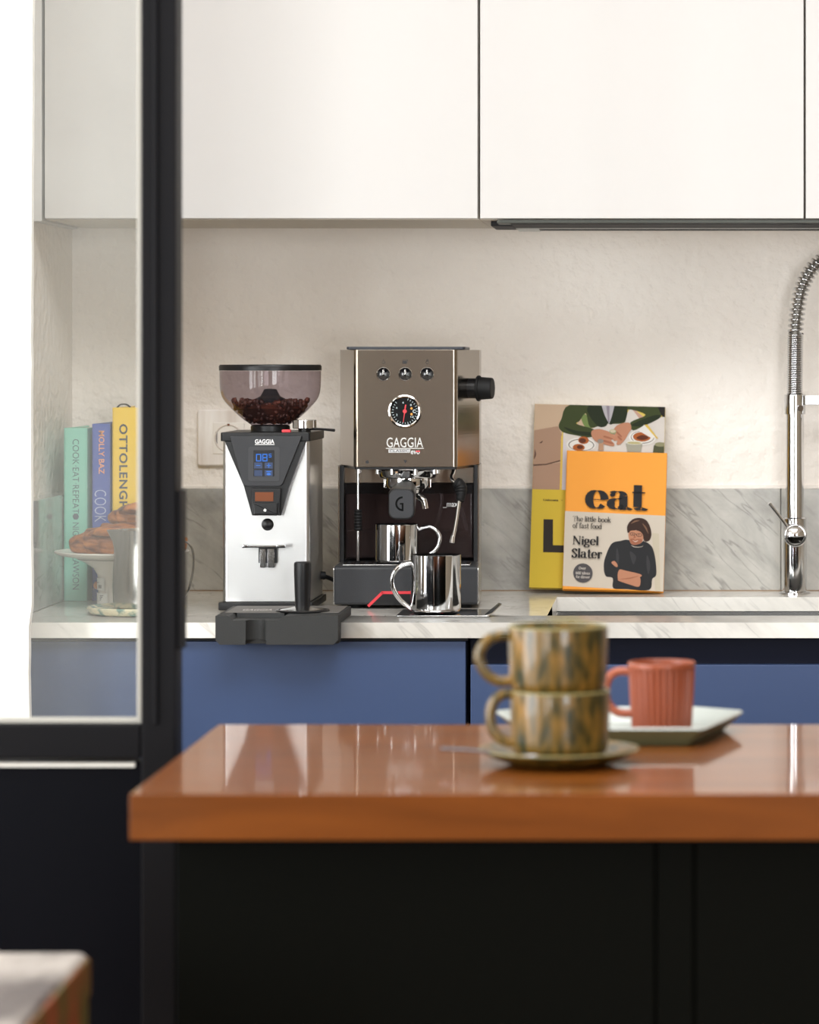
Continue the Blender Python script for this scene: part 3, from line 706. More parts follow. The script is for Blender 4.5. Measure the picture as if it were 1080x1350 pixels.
b = MB(); ringpoly(b, mx(505.5), mz(477.5), .0019, .0024, -240, 60); quadp(b, mx(505.2), mz(477), mx(505.8), mz(473.6)); part('power_symbol', b, m_black_print, r)
b = MB(); quadp(b, mx(530.5), mz(479.5), mx(536), mz(475.6)); ringpoly(b, mx(536.3), mz(477), .0010, .0015, -90, 90); quadp(b, mx(530.5), mz(475), mx(538), mz(474.4)); part('cup_symbol', b, m_black_print, r); b = MB()
ringpoly(b, mx(563), mz(477.8), .0018, .0023); quadp(b, mx(562.2), mz(477), mx(563), mz(473.5)); quadp(b, mx(564), mz(477), mx(564.6), mz(473.5)); part('steam_symbol', b, m_black_print, r); b = MB()
b.add([(mx(531.6),y,mz(606.8)),(mx(536.6),y,mz(606.8)),(mx(534.1),y,mz(611.2))],[(0,1,2)]); part('lock_mark', b, m_black_print, r); b = MB()
b.add([(mx(484)+u,y,mz(609.3)+v) for u, v in circ(0,0,.0024,16)],[tuple(range(16))])
part('lock_mark', b, m_black_print, r)
# gauge
gcx, gcz = mx(533.5), mz(542.3)
ga = part('pressure_gauge', MB().lathe([(.0246,0),(.0246,.002),(.0238,.0036),(.0222,.0042),(.0206,.0036),(.0200,.0012)], (gcx,.008,gcz), 56, M=Matrix.Rotation(PI/2,4,'X')), m_chrome, r)
part('dial_face', MB().lathe([(0,.0014),(.0204,.0014),(.0204,0)], (gcx,.008,gcz), 48, M=Matrix.Rotation(PI/2,4,'X')), mat('dial_black',(8,9,10),.5,spec=.15), ga)
b = MB(); y = .0064
for i in range(25):
    a = math.radians(-240 + i*300/24 + 15); r0, r1 = .0165, (.0188 if i % 4 else .0196); t = .00028
    c_, s_ = math.cos(a), math.sin(a)
    b.add([(gcx+r0*c_-t*s_,y,gcz+r0*s_+t*c_),(gcx+r0*c_+t*s_,y,gcz+r0*s_-t*c_),(gcx+r1*c_+t*s_,y,gcz+r1*s_-t*c_),(gcx+r1*c_-t*s_,y,gcz+r1*s_+t*c_)],[(0,1,2,3)])
for tt, a in (('0',-150),('4',160),('6',100),('8',45),('10',-45),('2',-165)):
    pass
for tt, a in (('4',158),('6',100),('8',45),('12',-40),('2',205)):
    a = math.radians(a); text_on(b, tt, (gcx+.0128*math.cos(a)-.0012,y,gcz+.0128*math.sin(a)-.0012),(1,0,0),(0,0,1),.0022*len(tt),.0028)
ringpoly(b, gcx+.0142, gcz, .0017, .0025, 30, 330, 14, y)
part('dial_marks', b, mat('pale_print',(205,220,225),.5,emit=((205,220,225),.0)), ga, smooth=False)
b = MB()
for dz in (.0042,-.0042): b.add([(gcx+.0098+u,y-.0001,gcz+dz+v) for u, v in circ(0,0,.0017,14)],[tuple(range(14))])
part('dial_spots', b, mat('amber_print',(225,150,60),.5), ga)
b = MB(); a = math.radians(82); c_, s_ = math.cos(a), math.sin(a)
nd = MB()
def nvert(l, wv): return (gcx+l*c_-wv*s_, .0058, gcz+l*s_+wv*c_)
nd.add([nvert(-.0165,.0003),nvert(-.0165,-.0003),nvert(.0,-.0008),nvert(.0098,-.0010),nvert(.0098,.0010),nvert(.0,.0008)],[(0,1,2,5),(2,3,4,5)])
nd.cyl((gcx,.0062,gcz),(gcx,.0052,gcz),.0029,seg=20)
part('needle', nd, m_red, ga)
# logo
b = MB(); y = .0074
text_on(b, 'GAGGIA', (mx(509.5),y,mz(590)), (1,0,0), (0,0,1), 48*ms, 13*ms, offset=.0)
quadp(b, mx(508.5), mz(591.8), mx(558.6), mz(590.9), y)
part('logo', b, mat('bright_silver', (205,205,202), .35, .3), r, smooth=False)
b = MB(); b.prism([(mx(512),mz(597)),(mx(540),mz(597)),(mx(541),mz(592.6)),(mx(512),mz(592.6))], .0072, .0079, 'XZ')
text_on(b, 'evo', (mx(541),.0070,mz(599)), (1,0,0), (.12,0,1), 12*ms, 5*ms, offset=.02)
part('logo_plate', b, mat('silver_print',(200,200,200),.35,.4), r, smooth=False)
b = MB(); text_on(b, 'CLASSIC', (mx(513.3),.0070,mz(596.2)), (1,0,0), (0,0,1), 26*ms, 3.2*ms, offset=.01); part('logo_lettering', b, m_black_print, r, smooth=False)
b = MB(); quadp(b, mx(548), mz(596), mx(553.5), mz(594.2), .0069); part('logo_accent', b, m_red, r)
# steam knob on the right flank
sa = Vector((1.0,-.22,0)).normalized(); kb0 = Vector((.093,.075,mz(512.5)))
kn = part('steam_knob', MB().cyl(kb0-sa*.004, kb0+sa*.012, .0150, .0150, bev=.001), m_plastic_d, r)
part('knob_grip', MB().cyl(kb0+sa*.012, kb0+sa*.034, .0172, .0156, seg=40, bev=.0015), m_rubber, kn)
part('knob_collar', MB().cyl(kb0+sa*.0105, kb0+sa*.0145, .0192, .0192, bev=.001), m_rubber, kn)
# lower body: side panels, back, steel band, tank
for sx in (-1, 1):
    part('side_panel', MB().box(sx*.1052-(.0022 if sx > 0 else 0), .10, .004, sx*.1052+(0 if sx > 0 else .0022), .232, mz(616)-.0005), m_steel, r)
    part('corner_post', MB().box(sx*.1000-.0032, .104, .062, sx*.1000+.0032, .118, mz(616)-.0005, .001), m_plastic_d, r)
part('back_panel', MB().box(-.103,.228,.004,.103,.232,mz(617)), m_steel, r)
part('steel_band', MB().box(-.0965,.112,mz(640),.0965,.116,mz(619)-.0004,.0005), m_steel, r)
part('interior_plate', MB().box(-.1,.205,.062,.1,.21,mz(640)), mat('interior_grey',(120,106,104),.5), r)
tk = part('water_tank', MB().box(-.0955,.118,mz(742),.0955,.20,mz(643),.004), m_tank, r)
part('tank_rim', MB().box(-.0960,.1165,mz(655),.0960,.119,mz(641),.0005), clear('tank_rim_smoke',(130,125,128),.3,(60,58,60),.1), tk)
b = MB(); text_on(b, '_max', (mx(580),.1155,mz(674)), (1,0,0), (0,0,1), 20*ms, 6.5*ms, offset=.01); part('level_lettering', b, m_white_print, tk, smooth=False)
for P in ([(.044,.14,mz(644)),(.048,.138,mz(665)),(.043,.14,mz(690)),(.036,.15,mz(715))],[(.068,.135,mz(655)),(.078,.135,mz(680)),(.086,.137,mz(705))]):
    part('hose', MB().tube(cat_rom(P,6),.0034,10), m_hose, tk)
part('tank_water', MB().box(-.0925,.122,mz(739),.0925,.197,mz(705),.002), clear('dark_water',(200,205,210),0,(0,0,0),.01,1.33), tk)
# group head and portafilter
gh = (mx(535), .058, 0)
g = part('group_head', MB().lathe([(0,mz(617)),(.047,mz(617)),(.048,mz(620)),(.044,mz(622)),(.0425,mz(629)),(.040,mz(631.5)),(.030,mz(632.5)),(0,mz(632.5))], gh, 56), m_chrome, r)
for a in range(8):
    t = a*PI/4+.3
    part('bolt', MB().cyl((gh[0]+.0455*math.cos(t),gh[1]+.0455*math.sin(t),mz(626)),(gh[0]+.0455*math.cos(t),gh[1]+.0455*math.sin(t),mz(618)),.0035,seg=12), m_chrome, g)
pf = part('portafilter', MB().lathe([(0,mz(632)),(.0335,mz(632)),(.0340,mz(641)),(.0315,mz(645.5)),(.025,mz(647)),(.022,mz(652)),(0,mz(652))], gh, 48), m_chrome, r)
for sx in (-1,1):
    part('lug', MB().box(gh[0]+sx*.032-.003,gh[1]-.008,mz(645),gh[0]+sx*.032+.003,gh[1]+.008,mz(633),.001), m_chrome, pf)
part('neck', MB().cyl((mx(534.5),.03,mz(643)),(mx(533.5),-.004,mz(650)),.0125,.0145), m_plastic_d, pf)
hn = MB()
HP = [(0,.013,mz(648),.015,.014),(-.0005,-.010,mz(652),.0175,.018),(-.0008,-.04,mz(657),.0185,.0205),(-.001,-.07,mz(660.5),.0192,.0226),(-.001,-.078,mz(661.5),.0188,.0222),(-.001,-.0795,mz(661.6),.0172,.0206)]
vs = []; nn = 0
for (hx, hy, hzv, hw_, hh_) in HP:
    ol = rrect(-hw_,-hh_,hw_,hh_,.010,5); nn = len(ol)
    vs += [(mx(534)+hx+u, hy, hzv+v) for u, v in ol]
fs = [(i*nn+k, i*nn+(k+1)%nn, (i+1)*nn+(k+1)%nn, (i+1)*nn+k) for i in range(len(HP)-1) for k in range(nn)]
fs += [tuple(range(nn))[::-1], tuple((len(HP)-1)*nn+k for k in range(nn))]
hn.add(vs, fs); ph = part('handle', hn, m_plastic_d, pf, sharp=50)
part('handle_plate', MB().prism([(mx(533.0)+u, mz(661.6)+v) for u, v in rrect(-.0166,-.0198,.0166,.0198,.009,5)], -.0806, -.0796, 'XZ', .0004), m_plastic, pf)
b = MB(); cxx, czz = mx(533.8), mz(661)
ringpoly(b, cxx+.001, czz, .0078, .0106, 90, 268, 20, -.0809); quadp(b, cxx-.0004, czz-.0106, cxx+.0022, czz+.0010, -.0809); quadp(b, cxx-.0030, czz-.0012, cxx+.0022, czz+.0010, -.0809)
part('handle_emblem', b, mat('deep_black_print', (6,6,7), .6, spec=.1), pf)
part('spout', MB().tube(cat_rom([(mx(549),.03,mz(656)),(mx(553),.018,mz(657)),(mx(558),.014,mz(661)),(mx(560),.014,mz(671))],5),[.0055]*11+[.0050]*5,14), m_chrome, pf)
# water wand left
px0 = mx(470)
wn = part('water_wand', MB().cyl((px0,.04,mz(741)),(px0,.04,mz(622)),.0021), m_chrome, r)
part('wand_nut', MB().cyl((px0+.0006,.04,mz(625)),(px0+.0006,.04,mz(617)),.0048,seg=20), m_chrome, wn)
pr = []
for i in range(15):
    pr.append((.0052+(.0012 if i % 2 else 0), mz(673)-(.0315*i/14)))
part('wand_sleeve', MB().lathe([(0,mz(672.6))]+pr+[(0,mz(701.8))], (px0,.04,0), 24), m_rubber, wn)
# steam wand right
st = part('steam_wand', MB().tube(cat_rom([(mx(597.5),.035,mz(616)),(mx(596.5),.03,mz(624)),(mx(594.5),.024,mz(631)),(mx(599),.018,mz(637)),(mx(604),.016,mz(641)),(mx(606.5),.013,mz(650)),(mx(604),.008,mz(668)),(mx(600),.002,mz(695)),(mx(597),-.002,mz(711))],5),.0027,14), m_chrome, r)
pts = cat_rom([(mx(600),.017,mz(636)),(mx(606),.015,mz(641)),(mx(607.5),.013,mz(650)),(mx(606),.010,mz(661))],5)
part('wand_sleeve', MB().tube(pts,[.0055+.0034*math.sin(PI*min(1,.15+i/len(pts)))+(.0009 if i%2 else 0) for i in range(len(pts))],20), m_rubber, st)
part('wand_tip', MB().cyl((mx(597.2),-.0018,mz(706)),(mx(596),-.0035,mz(716)),.0030,.0038,seg=18,bev=.0008), m_chrome, st)
# drip tray
dx0, dx1 = mx(440.5), mx(630)
prf = rounded([(0,.006),(.16,.006),(.16,mz(746)),(0,mz(746))], [.004,0,0,.006])
dt = part('drip_tray', MB().prism(prf, dx0, dx1, 'YZ', .003), m_plastic, r)
for xe in (dx0, dx1): part('tray_edge', MB().prism(rounded([(.002,.006),(.158,.006),(.158,mz(747)),(.002,mz(747))], [.004,0,0,.006]), xe-.0009, xe+.0009, 'YZ'), m_steel_satin, dt)
part('drip_grid', MB().box(dx0+.012,.012,mz(746)-.0004,dx1-.012,.10,mz(746)+.0012,.0006), m_steel_satin, dt)
for k in range(14):
    xx = dx0+.02+k*(dx1-dx0-.04)/13
    part('slot', MB().box(xx-.004,.02,mz(746)+.0013,xx+.0015,.092,mz(746)+.0016), m_dark_gap, dt)
b = MB(); y = -.0007; lw = 2.8*ms
path = [(484.5,797.6),(503.5,779.4),(566.5,779.4),(585.5,797.6)]
for i in range(3):
    a_ = Vector((mx(path[i][0]), mz(path[i][1]))); c_ = Vector((mx(path[i+1][0]), mz(path[i+1][1]))); d = (c_-a_).normalized(); nn_ = Vector((-d.y,d.x))*lw
    b.prism([(a_-d*.0004), (c_+d*.0004), (c_+d*.0004-nn_*1.3), (a_-d*.0004-nn_*1.3)], -.0006, .0004, 'XZ')
part('red_chevron', b, m_red, dt)
b = MB(); b.prism([(mx(488.5),mz(797.8)),(mx(504),mz(783.2)),(mx(566),mz(783.2)),(mx(581.5),mz(797.8))], -.0003, .0004, 'XZ'); part('chevron_recess', b, m_plastic_d, dt)
for (fx, fy) in ((-.075,.03),(.085,.03),(-.085,.2),(.085,.2)):
    part('foot', MB().cyl((fx,fy,0.0002),(fx,fy,.0065),.012), m_rubber, r)
part('base_plate', MB().box(-.1,.16,.0055,.1,.228,.0615), m_plastic_d, r)

# ---------------------------------------------------------------- steel mugs, small tray
def mug(name, loc, rad, h, hside, label, handle_pts, hr=.0035):
    r = root(name, loc, label=label, cat='mug', group='polished steel mugs')
    t = .0012
    part('cup', MB().lathe([(0,.0006),(rad-.004,.0006),(rad-.0012,.002),(rad,.0055),(rad,h-.001),(rad+.0003,h),(rad-t,h),(rad-t,.006),(rad-.005,.0025),(0,.0025)], (0,0,0), 72), m_chrome, r, sharp=50)
    part('handle', MB().tube(cat_rom(handle_pts,7), hr, 14), m_chrome, r)
    return r
m1 = 4.862; k1 = m1/F; c1 = W(574.5, 475, m1); z1 = CZ+.0028
def hp1(px, py, off=0.0): return ((px-574.5)*k1, off, HC-(py-VY)*k1-z1)
mug('steel_mug', (c1.x, m1, z1), 33.3*k1, HC-(732.5-VY)/F*(m1-.03)-z1, -1, 'taller polished steel mug on the small steel tray in front of the machine',
    [hp1(549,744),hp1(540,742.5,-.003),hp1(527,747,-.006),hp1(519,757,-.007),(hp1(518,770,-.007)),hp1(523,783,-.006),hp1(532,794,-.004),hp1(543,802,-.002),hp1(550,801)], .0036)
m2 = 5.0; k2 = m2/F; c2 = W(523.5, 475, m2); z2 = CZ+mz(746)+.0018
def hp2(px, py, off=0.0): return ((px-523.5)*k2, off, HC-(py-VY)*k2-z2)
mug('steel_mug', (c2.x, m2, z2), 29.5*k2, HC-(692-VY)/F*(m2-.03)-z2, 1, 'shorter polished steel mug under the portafilter on the drip tray',
    [hp2(549,700),(hp2(558,695.5,-.002)),hp2(568,694.5,-.003),hp2(577,701,-.004),hp2(580,712,-.004),hp2(575,724,-.004),hp2(563,733,-.002),hp2(551,739)], .0032)
r = root('small_steel_tray', (X(522,4.80), 4.80, CZ), label='small flat mirror-polished steel tray holding the taller mug', cat='tray')
tw = X(645,4.80)-X(522,4.80)
part('plate', MB().prism(rounded([(0,0),(tw,0),(tw,.125),(0,.125)],.004), .0004, .0022, 'XY', .0006), m_chrome, r)
vs = [(tw-.006,.0,.0018),(tw+.004,.002,.006),(tw+.017,.012,.0185),(tw+.012,.03,.0185),(tw-.004,.04,.0025),(tw-.008,.02,.0018)]
b = MB(); b.add([(x,y,z) for x,y,z in vs]+[(x+.0005,y,z-.0012) for x,y,z in vs], [(0,1,5),(1,2,3),(1,3,5),(3,4,5),(6,11,7),(7,9,8),(7,11,9),(9,11,10),(0,6,7,1),(1,7,8,2),(2,8,9,3),(3,9,10,4),(4,10,11,5),(5,11,6,0)])
part('upturned_lip', b, m_steel_satin, r)

# ---------------------------------------------------------------- books
def book(name, loc, M3, Wd, t, L, cover, pages, label, group, r3=.0015):
    """local: spine at x=0, front cover at y=-t, back at y=0"""
    r = root(name, loc, mat3=M3, label=label, cat='book', group=group)
    c = .0025; b = MB()
    b.box(0, -t, 0, Wd, -t+c, L, .0008); b.box(0, -c, 0, Wd, 0, L, .0008); b.box(0, -t+.0005, 0, c, -.0005, L, .0008)
    part('cover', b, cover, r)
    part('pages', MB().box(c+.0003, -t+c+.0002, .003, Wd-.004, -c-.0002, L-.003), pages, r)
    return r
m_pages = mat('cream_paper', (226,218,200), .8, bump=(400,.2), stretch=(1,8,1))
m_teal = mat('teal_cloth', (136,200,180), .6); m_bl = mat('royal_blue_cloth', (70,92,168), .6); m_yel = mat('yellow_cloth', (240,200,62), .55)
BY = 5.117
Rz = Matrix.Rotation(PI/2, 3, 'Z')
def spine_text(mb, text, xc, zt, length, h, Y, **k):
    # reads top to bottom, letter tops to the right
    text_on(mb, text, (xc-h/2, Y, zt), (0,0,-1), (1,0,0), length, h, **k)
bs = BY/F
def bx(p): return X(p, BY)
def bz(p): return Z(p, BY)
tl = book('book', (bx(84.3),BY,CZ+.0003), Rz, .205, bx(115)-bx(84.3), bz(564.5)-CZ, m_teal, m_pages, 'teal hardback book standing upright at the left end of the row', 'upright cookbooks behind the door glass')
b = MB(); spine_text(b, 'COOK\u00b7EAT\u00b7REPEAT', bx(100), bz(579), 98*bs, 8.5*bs, BY-.0003, offset=-.008); spine_text(b, 'NIGELLA LAWSON', bx(100), bz(689), 88*bs, 8.5*bs, BY-.0003, offset=-.008)
b.add([(bx(100)+u, BY-.0003, bz(681)+v) for u, v in circ(0,0,4.5*bs,6)],[tuple(range(6))])
part('spine_lettering', b, mat('slate_print',(84,98,108),.6), tl, world=True, smooth=False)
bb = book('book', (bx(121),BY+.003,CZ+.0003), Rz, .20, bx(145)-bx(121), bz(559)-CZ, m_bl, m_pages, 'royal blue hardback book standing between the teal and yellow ones', 'upright cookbooks behind the door glass')
b = MB(); spine_text(b, 'MOLLY BAZ', bx(133.5), bz(568), 57*bs, 7.5*bs, BY+.0027, offset=.012); part('spine_lettering', b, mat('orange_print',(240,166,120),.6), bb, world=True, smooth=False)
b = MB(); spine_text(b, 'COOK', bx(132), bz(646), 42*bs, 15*bs, BY+.0026, offset=-.02)
b.add([(bx(131)+u, BY+.0026, bz(742)+v) for u, v in circ(0,0,2*bs,6)],[tuple(range(6))]); part('spine_title', b, mat('pale_blue_print',(206,214,236),.6), bb, world=True, smooth=False)
b = MB(); b.add([(bx(127)+u, BY+.0024, bz(772)+v) for u, v in circ(0,0,4*bs,14,5*bs)],[tuple(range(14))]); part('spine_emblem', b, mat('orange_print',(240,166,120),.6), bb, world=True, smooth=False)
by_ = book('book', (bx(148.5),BY-.002,CZ+.0003), Rz, .20, bx(185)-bx(148.5), bz(537.5)-CZ, m_yel, m_pages, 'tall yellow hardback book with dark capitals at the right end of the row', 'upright cookbooks behind the door glass')
b = MB(); spine_text(b, 'OTTOLENGHI', bx(163), bz(559), 118*bs, 11*bs, BY-.0024, offset=.022, spacing=1.12); part('spine_lettering', b, mat('dark_slate_print',(60,66,74),.6), by_, world=True, smooth=False)
b = MB().tube(cat_rom([(.004,-.006,bz(537.5)-CZ-.001),(.0,-.012,bz(533.8)-CZ),(.003,-.02,bz(533.4)-CZ),(.006,-.026,bz(537)-CZ)],5),.0008,6,flat=2.5); part('ribbon', b, m_black_print, by_)

# leaning books
def covermap(TL, TR, BL, Wd, L, t, eps):
    ax = (TR[0]-TL[0]); sk = (TL[0]-BL[0])/(BL[1]-TL[1])
    def P(px, py, k=0):
        x = (px-TL[0]+(py-TL[1])*sk)/ax*Wd; z = (BL[1]-py)/(BL[1]-TL[1])*L
        return (max(.0003, min(Wd-.0003, x))-Wd, -t-eps-k*.00006, max(.0003, min(L-.0003, z)))
    return P
def prints(r, P, items, name, s=4.823, o=(680,520)):
    """items: (material, smooth?, points in crop units)"""
    mats = []; b = MB()
    for k, (m, sm, pts) in enumerate(items):
        if m not in mats: mats.append(m)
        if sm: pts = [tuple(p) for p in cat_rom([Vector(p) for p in pts], 4, True)]
        b.add([P(o[0]+x/s, o[1]+y/s, k) for x, y in pts], [tuple(range(len(pts)))], mats.index(m))
    return part(name, b, mats, r, smooth=False)
def M_(n, c): return mat('print_'+n, tuple(v*.93-4 if v > 8 else v for v in c), .6, spec=.2)
# local books pivot at lower right back corner: shift geometry by -Wd in x
def lean_book(name, loc, lean, roll, Wd, t, L, cover, label, group):
    M3 = Matrix.Rotation(-math.radians(lean),3,'X') @ Matrix.Rotation(math.radians(roll),3,'Y')
    r = root(name, loc, mat3=M3, label=label, cat='book', group=group)
    c = .0028; b = MB()
    b.box(-Wd, -t, 0, 0, -t+c, L, .001, 3); b.box(-Wd, -c, 0, 0, 0, L, .001, 3)
    b.prism(rounded([(-Wd,-t),(-Wd+c,-t),(-Wd+c,0),(-Wd,0)],.0011), .0, L, 'XY')
    part('cover', b, cover, r)
    part('pages', MB().box(-Wd+c+.0003, -t+c+.0002, .0035, -.004, -c-.0002, L-.0035), m_pages, r)
    return r
m_cov1 = mat('lemon_yellow_board', (206,178,58), .4)
tW = 173/F*5.31; tL = .2905; tT = .024
tall = lean_book('book', (X(871.5,5.30), 5.309, CZ+.0003+.0), 9.8, 1.35, tW, tT, tL, m_cov1, 'large yellow photo-covered cookbook leaning on the wall behind the orange one', 'leaning cookbooks')
P = covermap((704,540),(876,541),(698,781), tW, tL, tT, .0002)
g_ = M_('green_knit',(62,72,34)); g2_ = M_('green_knit_dark',(36,46,22)); stn = M_('pink_stone',(176,142,118)); stn2 = M_('sand_stone',(206,178,150)); tbl = M_('table_white',(222,214,206)); skin = M_('skin',(196,138,108)); skin2 = M_('skin_shade',(168,108,82)); pl = M_('plate',(236,232,226)); plr = M_('plate_line',(120,112,100)); egg = M_('pastry',(176,96,44)); egg2 = M_('pastry_dark',(98,48,26)); dk = M_('dark_bg',(34,30,24)); yl = M_('yellow',(212,184,60)); gla = M_('glass',(170,166,150)); shirt = M_('shirt',(190,186,190)); ylw = M_('gold_line',(226,190,90)); lil = M_('lilac_white',(214,208,214))
def C(cx, cy, rx, ry, n=20): return [(cx+rx*math.cos(2*PI*i/n), cy+ry*math.sin(2*PI*i/n)) for i in range(n)]
items = [
 (stn2,0,[(112,90),(340,92),(290,260),(280,640),(100,640)]),
 (stn,0,[(112,265),(262,235),(290,290),(285,460),(105,490)]), (stn,0,[(105,494),(285,464),(282,640),(100,640)]),
 (M_('crack',(96,70,56)),0,[(105,482),(190,476),(278,450),(280,458),(190,484),(105,492)]),
 (M_('crack',(96,70,56)),1,[(146,345),(168,330),(160,345)]), (M_('crack',(96,70,56)),1,[(118,385),(126,420),(112,450),(116,410)]),
 (ylw,0,[(284,300),(294,280),(288,640),(276,640)]), (lil,0,[(298,270),(350,260),(340,640),(290,640)]),
 (tbl,0,[(300,270),(460,220),(948,160),(946,400),(318,400)]),
 (stn2,0,[(385,215),(430,140),(500,240),(420,260)]),
 (M_('fringe',(120,140,78)),1,[(430,150),(500,230),(440,238),(410,180)]),
 (tbl,0,[(700,150),(724,104),(812,170),(740,215),(690,190)]), (M_('pink_cloth',(200,160,140)),0,[(724,104),(740,110),(808,165),(780,175)]),
 (g_,1,[(340,96),(600,92),(905,98),(922,140),(905,170),(840,200),(742,252),(724,200),(820,150),(700,120),(690,200),(600,214),(560,212),(470,240),(440,150),(400,200),(380,212),(400,225),(500,255),(472,302),(380,292),(300,275),(268,240),(285,190)]),
 (g2_,1,[(470,98),(540,98),(580,210),(520,232),(450,140)]), (g2_,1,[(610,98),(700,98),(690,190),(630,205),(590,212)]),
 (g2_,1,[(300,240),(380,262),(480,272),(470,292),(370,282)]), (g2_,1,[(730,216),(850,160),(912,150),(900,176),(800,222)]),
 (shirt,0,[(540,94),(622,94),(604,170),(588,214),(560,160)]), (M_('shirt_line',(150,140,150)),0,[(570,94),(590,94),(590,205),(582,205)]),
 (dk,0,[(896,94),(946,94),(946,162),(926,160)]),
 (pl,1,C(412,350,92,46)), (plr,1,C(412,352,82,38)), (pl,1,C(412,353,76,34)),
 (egg,1,C(426,322,34,24)), (egg2,1,C(420,324,22,15)), (egg,1,C(396,368,38,22)), (egg2,1,C(404,366,20,12)),
 (pl,1,C(800,296,86,48)), (plr,1,C(800,294,74,40)), (pl,1,C(800,293,70,36)), (egg,1,C(796,292,56,30)), (egg2,1,[(760,300),(800,280),(840,296),(800,312)]),
 (pl,0,[(812,215),(895,285),(860,300),(770,250)]),
 (ylw,0,[(812,215),(832,212),(900,300),(890,302)]),
 (skin,1,[(478,262),(520,248),(570,258),(610,275),(628,290),(620,310),(600,318),(622,340),(612,356),(560,345),(510,330),(480,300)]),
 (skin,1,[(718,206),(730,240),(712,270),(690,310),(660,342),(636,344),(640,320),(620,322),(616,300),(628,276),(618,250),(640,222),(680,206)]),
 (skin2,1,[(560,290),(610,306),(600,312),(556,300)]), (skin2,1,[(560,318),(612,334),(604,342),(556,328)]), (skin2,1,[(640,262),(668,290),(662,296),(634,268)]), (skin2,1,[(648,290),(670,310),(662,318),(642,298)]),
 (M_('cup_green',(160,160,120)),1,C(612,264,22,16)), (M_('coffee_cup',(214,200,170)),1,C(612,260,18,10)),
 (gla,0,[(694,330),(800,330),(790,388),(704,388)]), (M_('glass_rim',(230,226,214)),1,C(747,330,54,13)), (M_('glass_in',(190,180,130)),1,C(747,332,44,8)),
 (M_('green_glass',(84,86,60)),0,[(872,345),(946,325),(946,392),(866,392)]), (M_('green_glass2',(150,146,112)),1,C(914,338,36,14)),
 (M_('salt',(190,150,120)),0,[(524,335),(552,335),(554,384),(520,384)]), (M_('salt_top',(150,140,130)),1,C(534,326,20,14)),
 (yl,0,[(98,640),(320,640),(950,640),(950,1270),(80,1270)]),
 (M_('ink',(46,38,32)),0,[(176,828),(236,828),(236,990),(420,990),(420,1036),(174,1036)]),
]
prints(tall, P, items, 'cover_print')
b = MB(); text_on(b, 'Lisboeta', P(680+174/4.823, 520+712/4.823, 70), (1,0,0), (0,0,1), .0255*.92, .0028*1.0, offset=.03); text_on(b, '\u00b7', P(680+288/4.823, 520+709/4.823, 70), (1,0,0), (0,0,1), .0015, .0012)
part('cover_lettering', b, M_('ink',(46,38,32)), tall, smooth=False)

m_or = mat('orange_cloth', (232,150,38), .6, bump=(700,.2), stretch=(1,1,6))
oW = 133/F*5.27; oL = .2175; oT = .027
ora = lean_book('book', (X(875,5.268), 5.2815, CZ+.0003), 9.9, 1.5, oW, oT, oL, m_or, 'smaller orange and white cookbook leaning in front of the larger yellow one', 'leaning cookbooks')
P = covermap((746.5,601.5),(879,603),(741,782.5), oW, oL, oT, .0002)
wht = M_('paper_white',(214,202,186)); jmp = M_('charcoal_jumper',(44,44,46)); jm2 = M_('jumper_fold',(62,62,64)); hair = M_('brown_hair',(62,42,34)); hair2 = M_('hair_light',(132,98,76)); ink = M_('ink2',(40,38,40))
items = [
 (wht,0,[(308,776),(952,790),(942,1268),(285,1246)]), (M_('wall_shade',(206,194,172)),0,[(862,900),(946,905),(942,1266),(880,1264)]), (wht,0,[(905,880),(950,880),(944,1266),(915,1266)]),
 (jmp,1,[(712,948),(740,990),(800,988),(812,955),(860,985),(882,1060),(888,1160),(862,1190),(842,1258),(700,1256),(616,1252),(612,1190),(566,1176),(556,1100),(580,1020),(610,970),(660,955)]),
 (jm2,1,[(640,1000),(652,1060),(644,1110),(634,1060)]), (jm2,1,[(830,1040),(850,1100),(838,1160),(826,1100)]), (jm2,1,[(720,1020),(760,1050),(742,1100)]),
 (skin,1,[(604,1092),(624,1082),(642,1104),(640,1120),(622,1112)]),
 (skin,1,[(652,1138),(700,1142),(790,1162),(782,1180),(720,1190),(650,1204)]), (skin,1,[(650,1198),(720,1190),(782,1176),(780,1238),(716,1226),(652,1206)]), (skin2,1,[(652,1196),(720,1184),(780,1170),(722,1192)]),
 (jmp,1,[(712,948),(740,985),(800,985),(812,950),(790,962),(750,965)]),
 (hair,1,[(706,892),(704,862),(722,832),(752,812),(792,808),(828,824),(850,864),(858,912),(846,946),(824,956),(808,944),(798,905),(760,886),(724,896)]),
 (skin,1,[(716,898),(738,888),(776,890),(800,908),(806,940),(790,966),(758,978),(732,974),(718,950),(712,920)]),
 (skin2,1,[(722,944),(745,938),(752,946),(770,940),(800,944),(788,966),(758,978),(732,972)]), (M_('smile',(232,210,196)),1,[(738,948),(756,955),(774,948),(757,960)]),
 (skin2,1,[(752,914),(758,934),(748,936),(744,930)]),
 (hair,1,[(704,894),(708,868),(722,872),(724,890),(712,904)]), (hair,1,[(722,852),(770,858),(806,886),(812,944),(824,900),(800,854),(760,840)]), (hair2,1,[(728,846),(752,826),(784,824),(752,836)]), (hair2,1,[(800,842),(826,866),(838,906),(820,876)]),
 (ink,1,C(738,910,17,10)), (skin,1,C(738,910,14,7)), (ink,1,C(780,916,18,11)), (skin,1,C(780,916,15,8)), (ink,0,[(754,908),(764,910),(764,913),(754,911)]), (ink,1,C(740,910,4,3)), (ink,1,C(778,915,4,3)),
 (M_('badge',(88,84,86)),1,C(424,1163,61,60,28)),
]
prints(ora, P, items, 'cover_print')
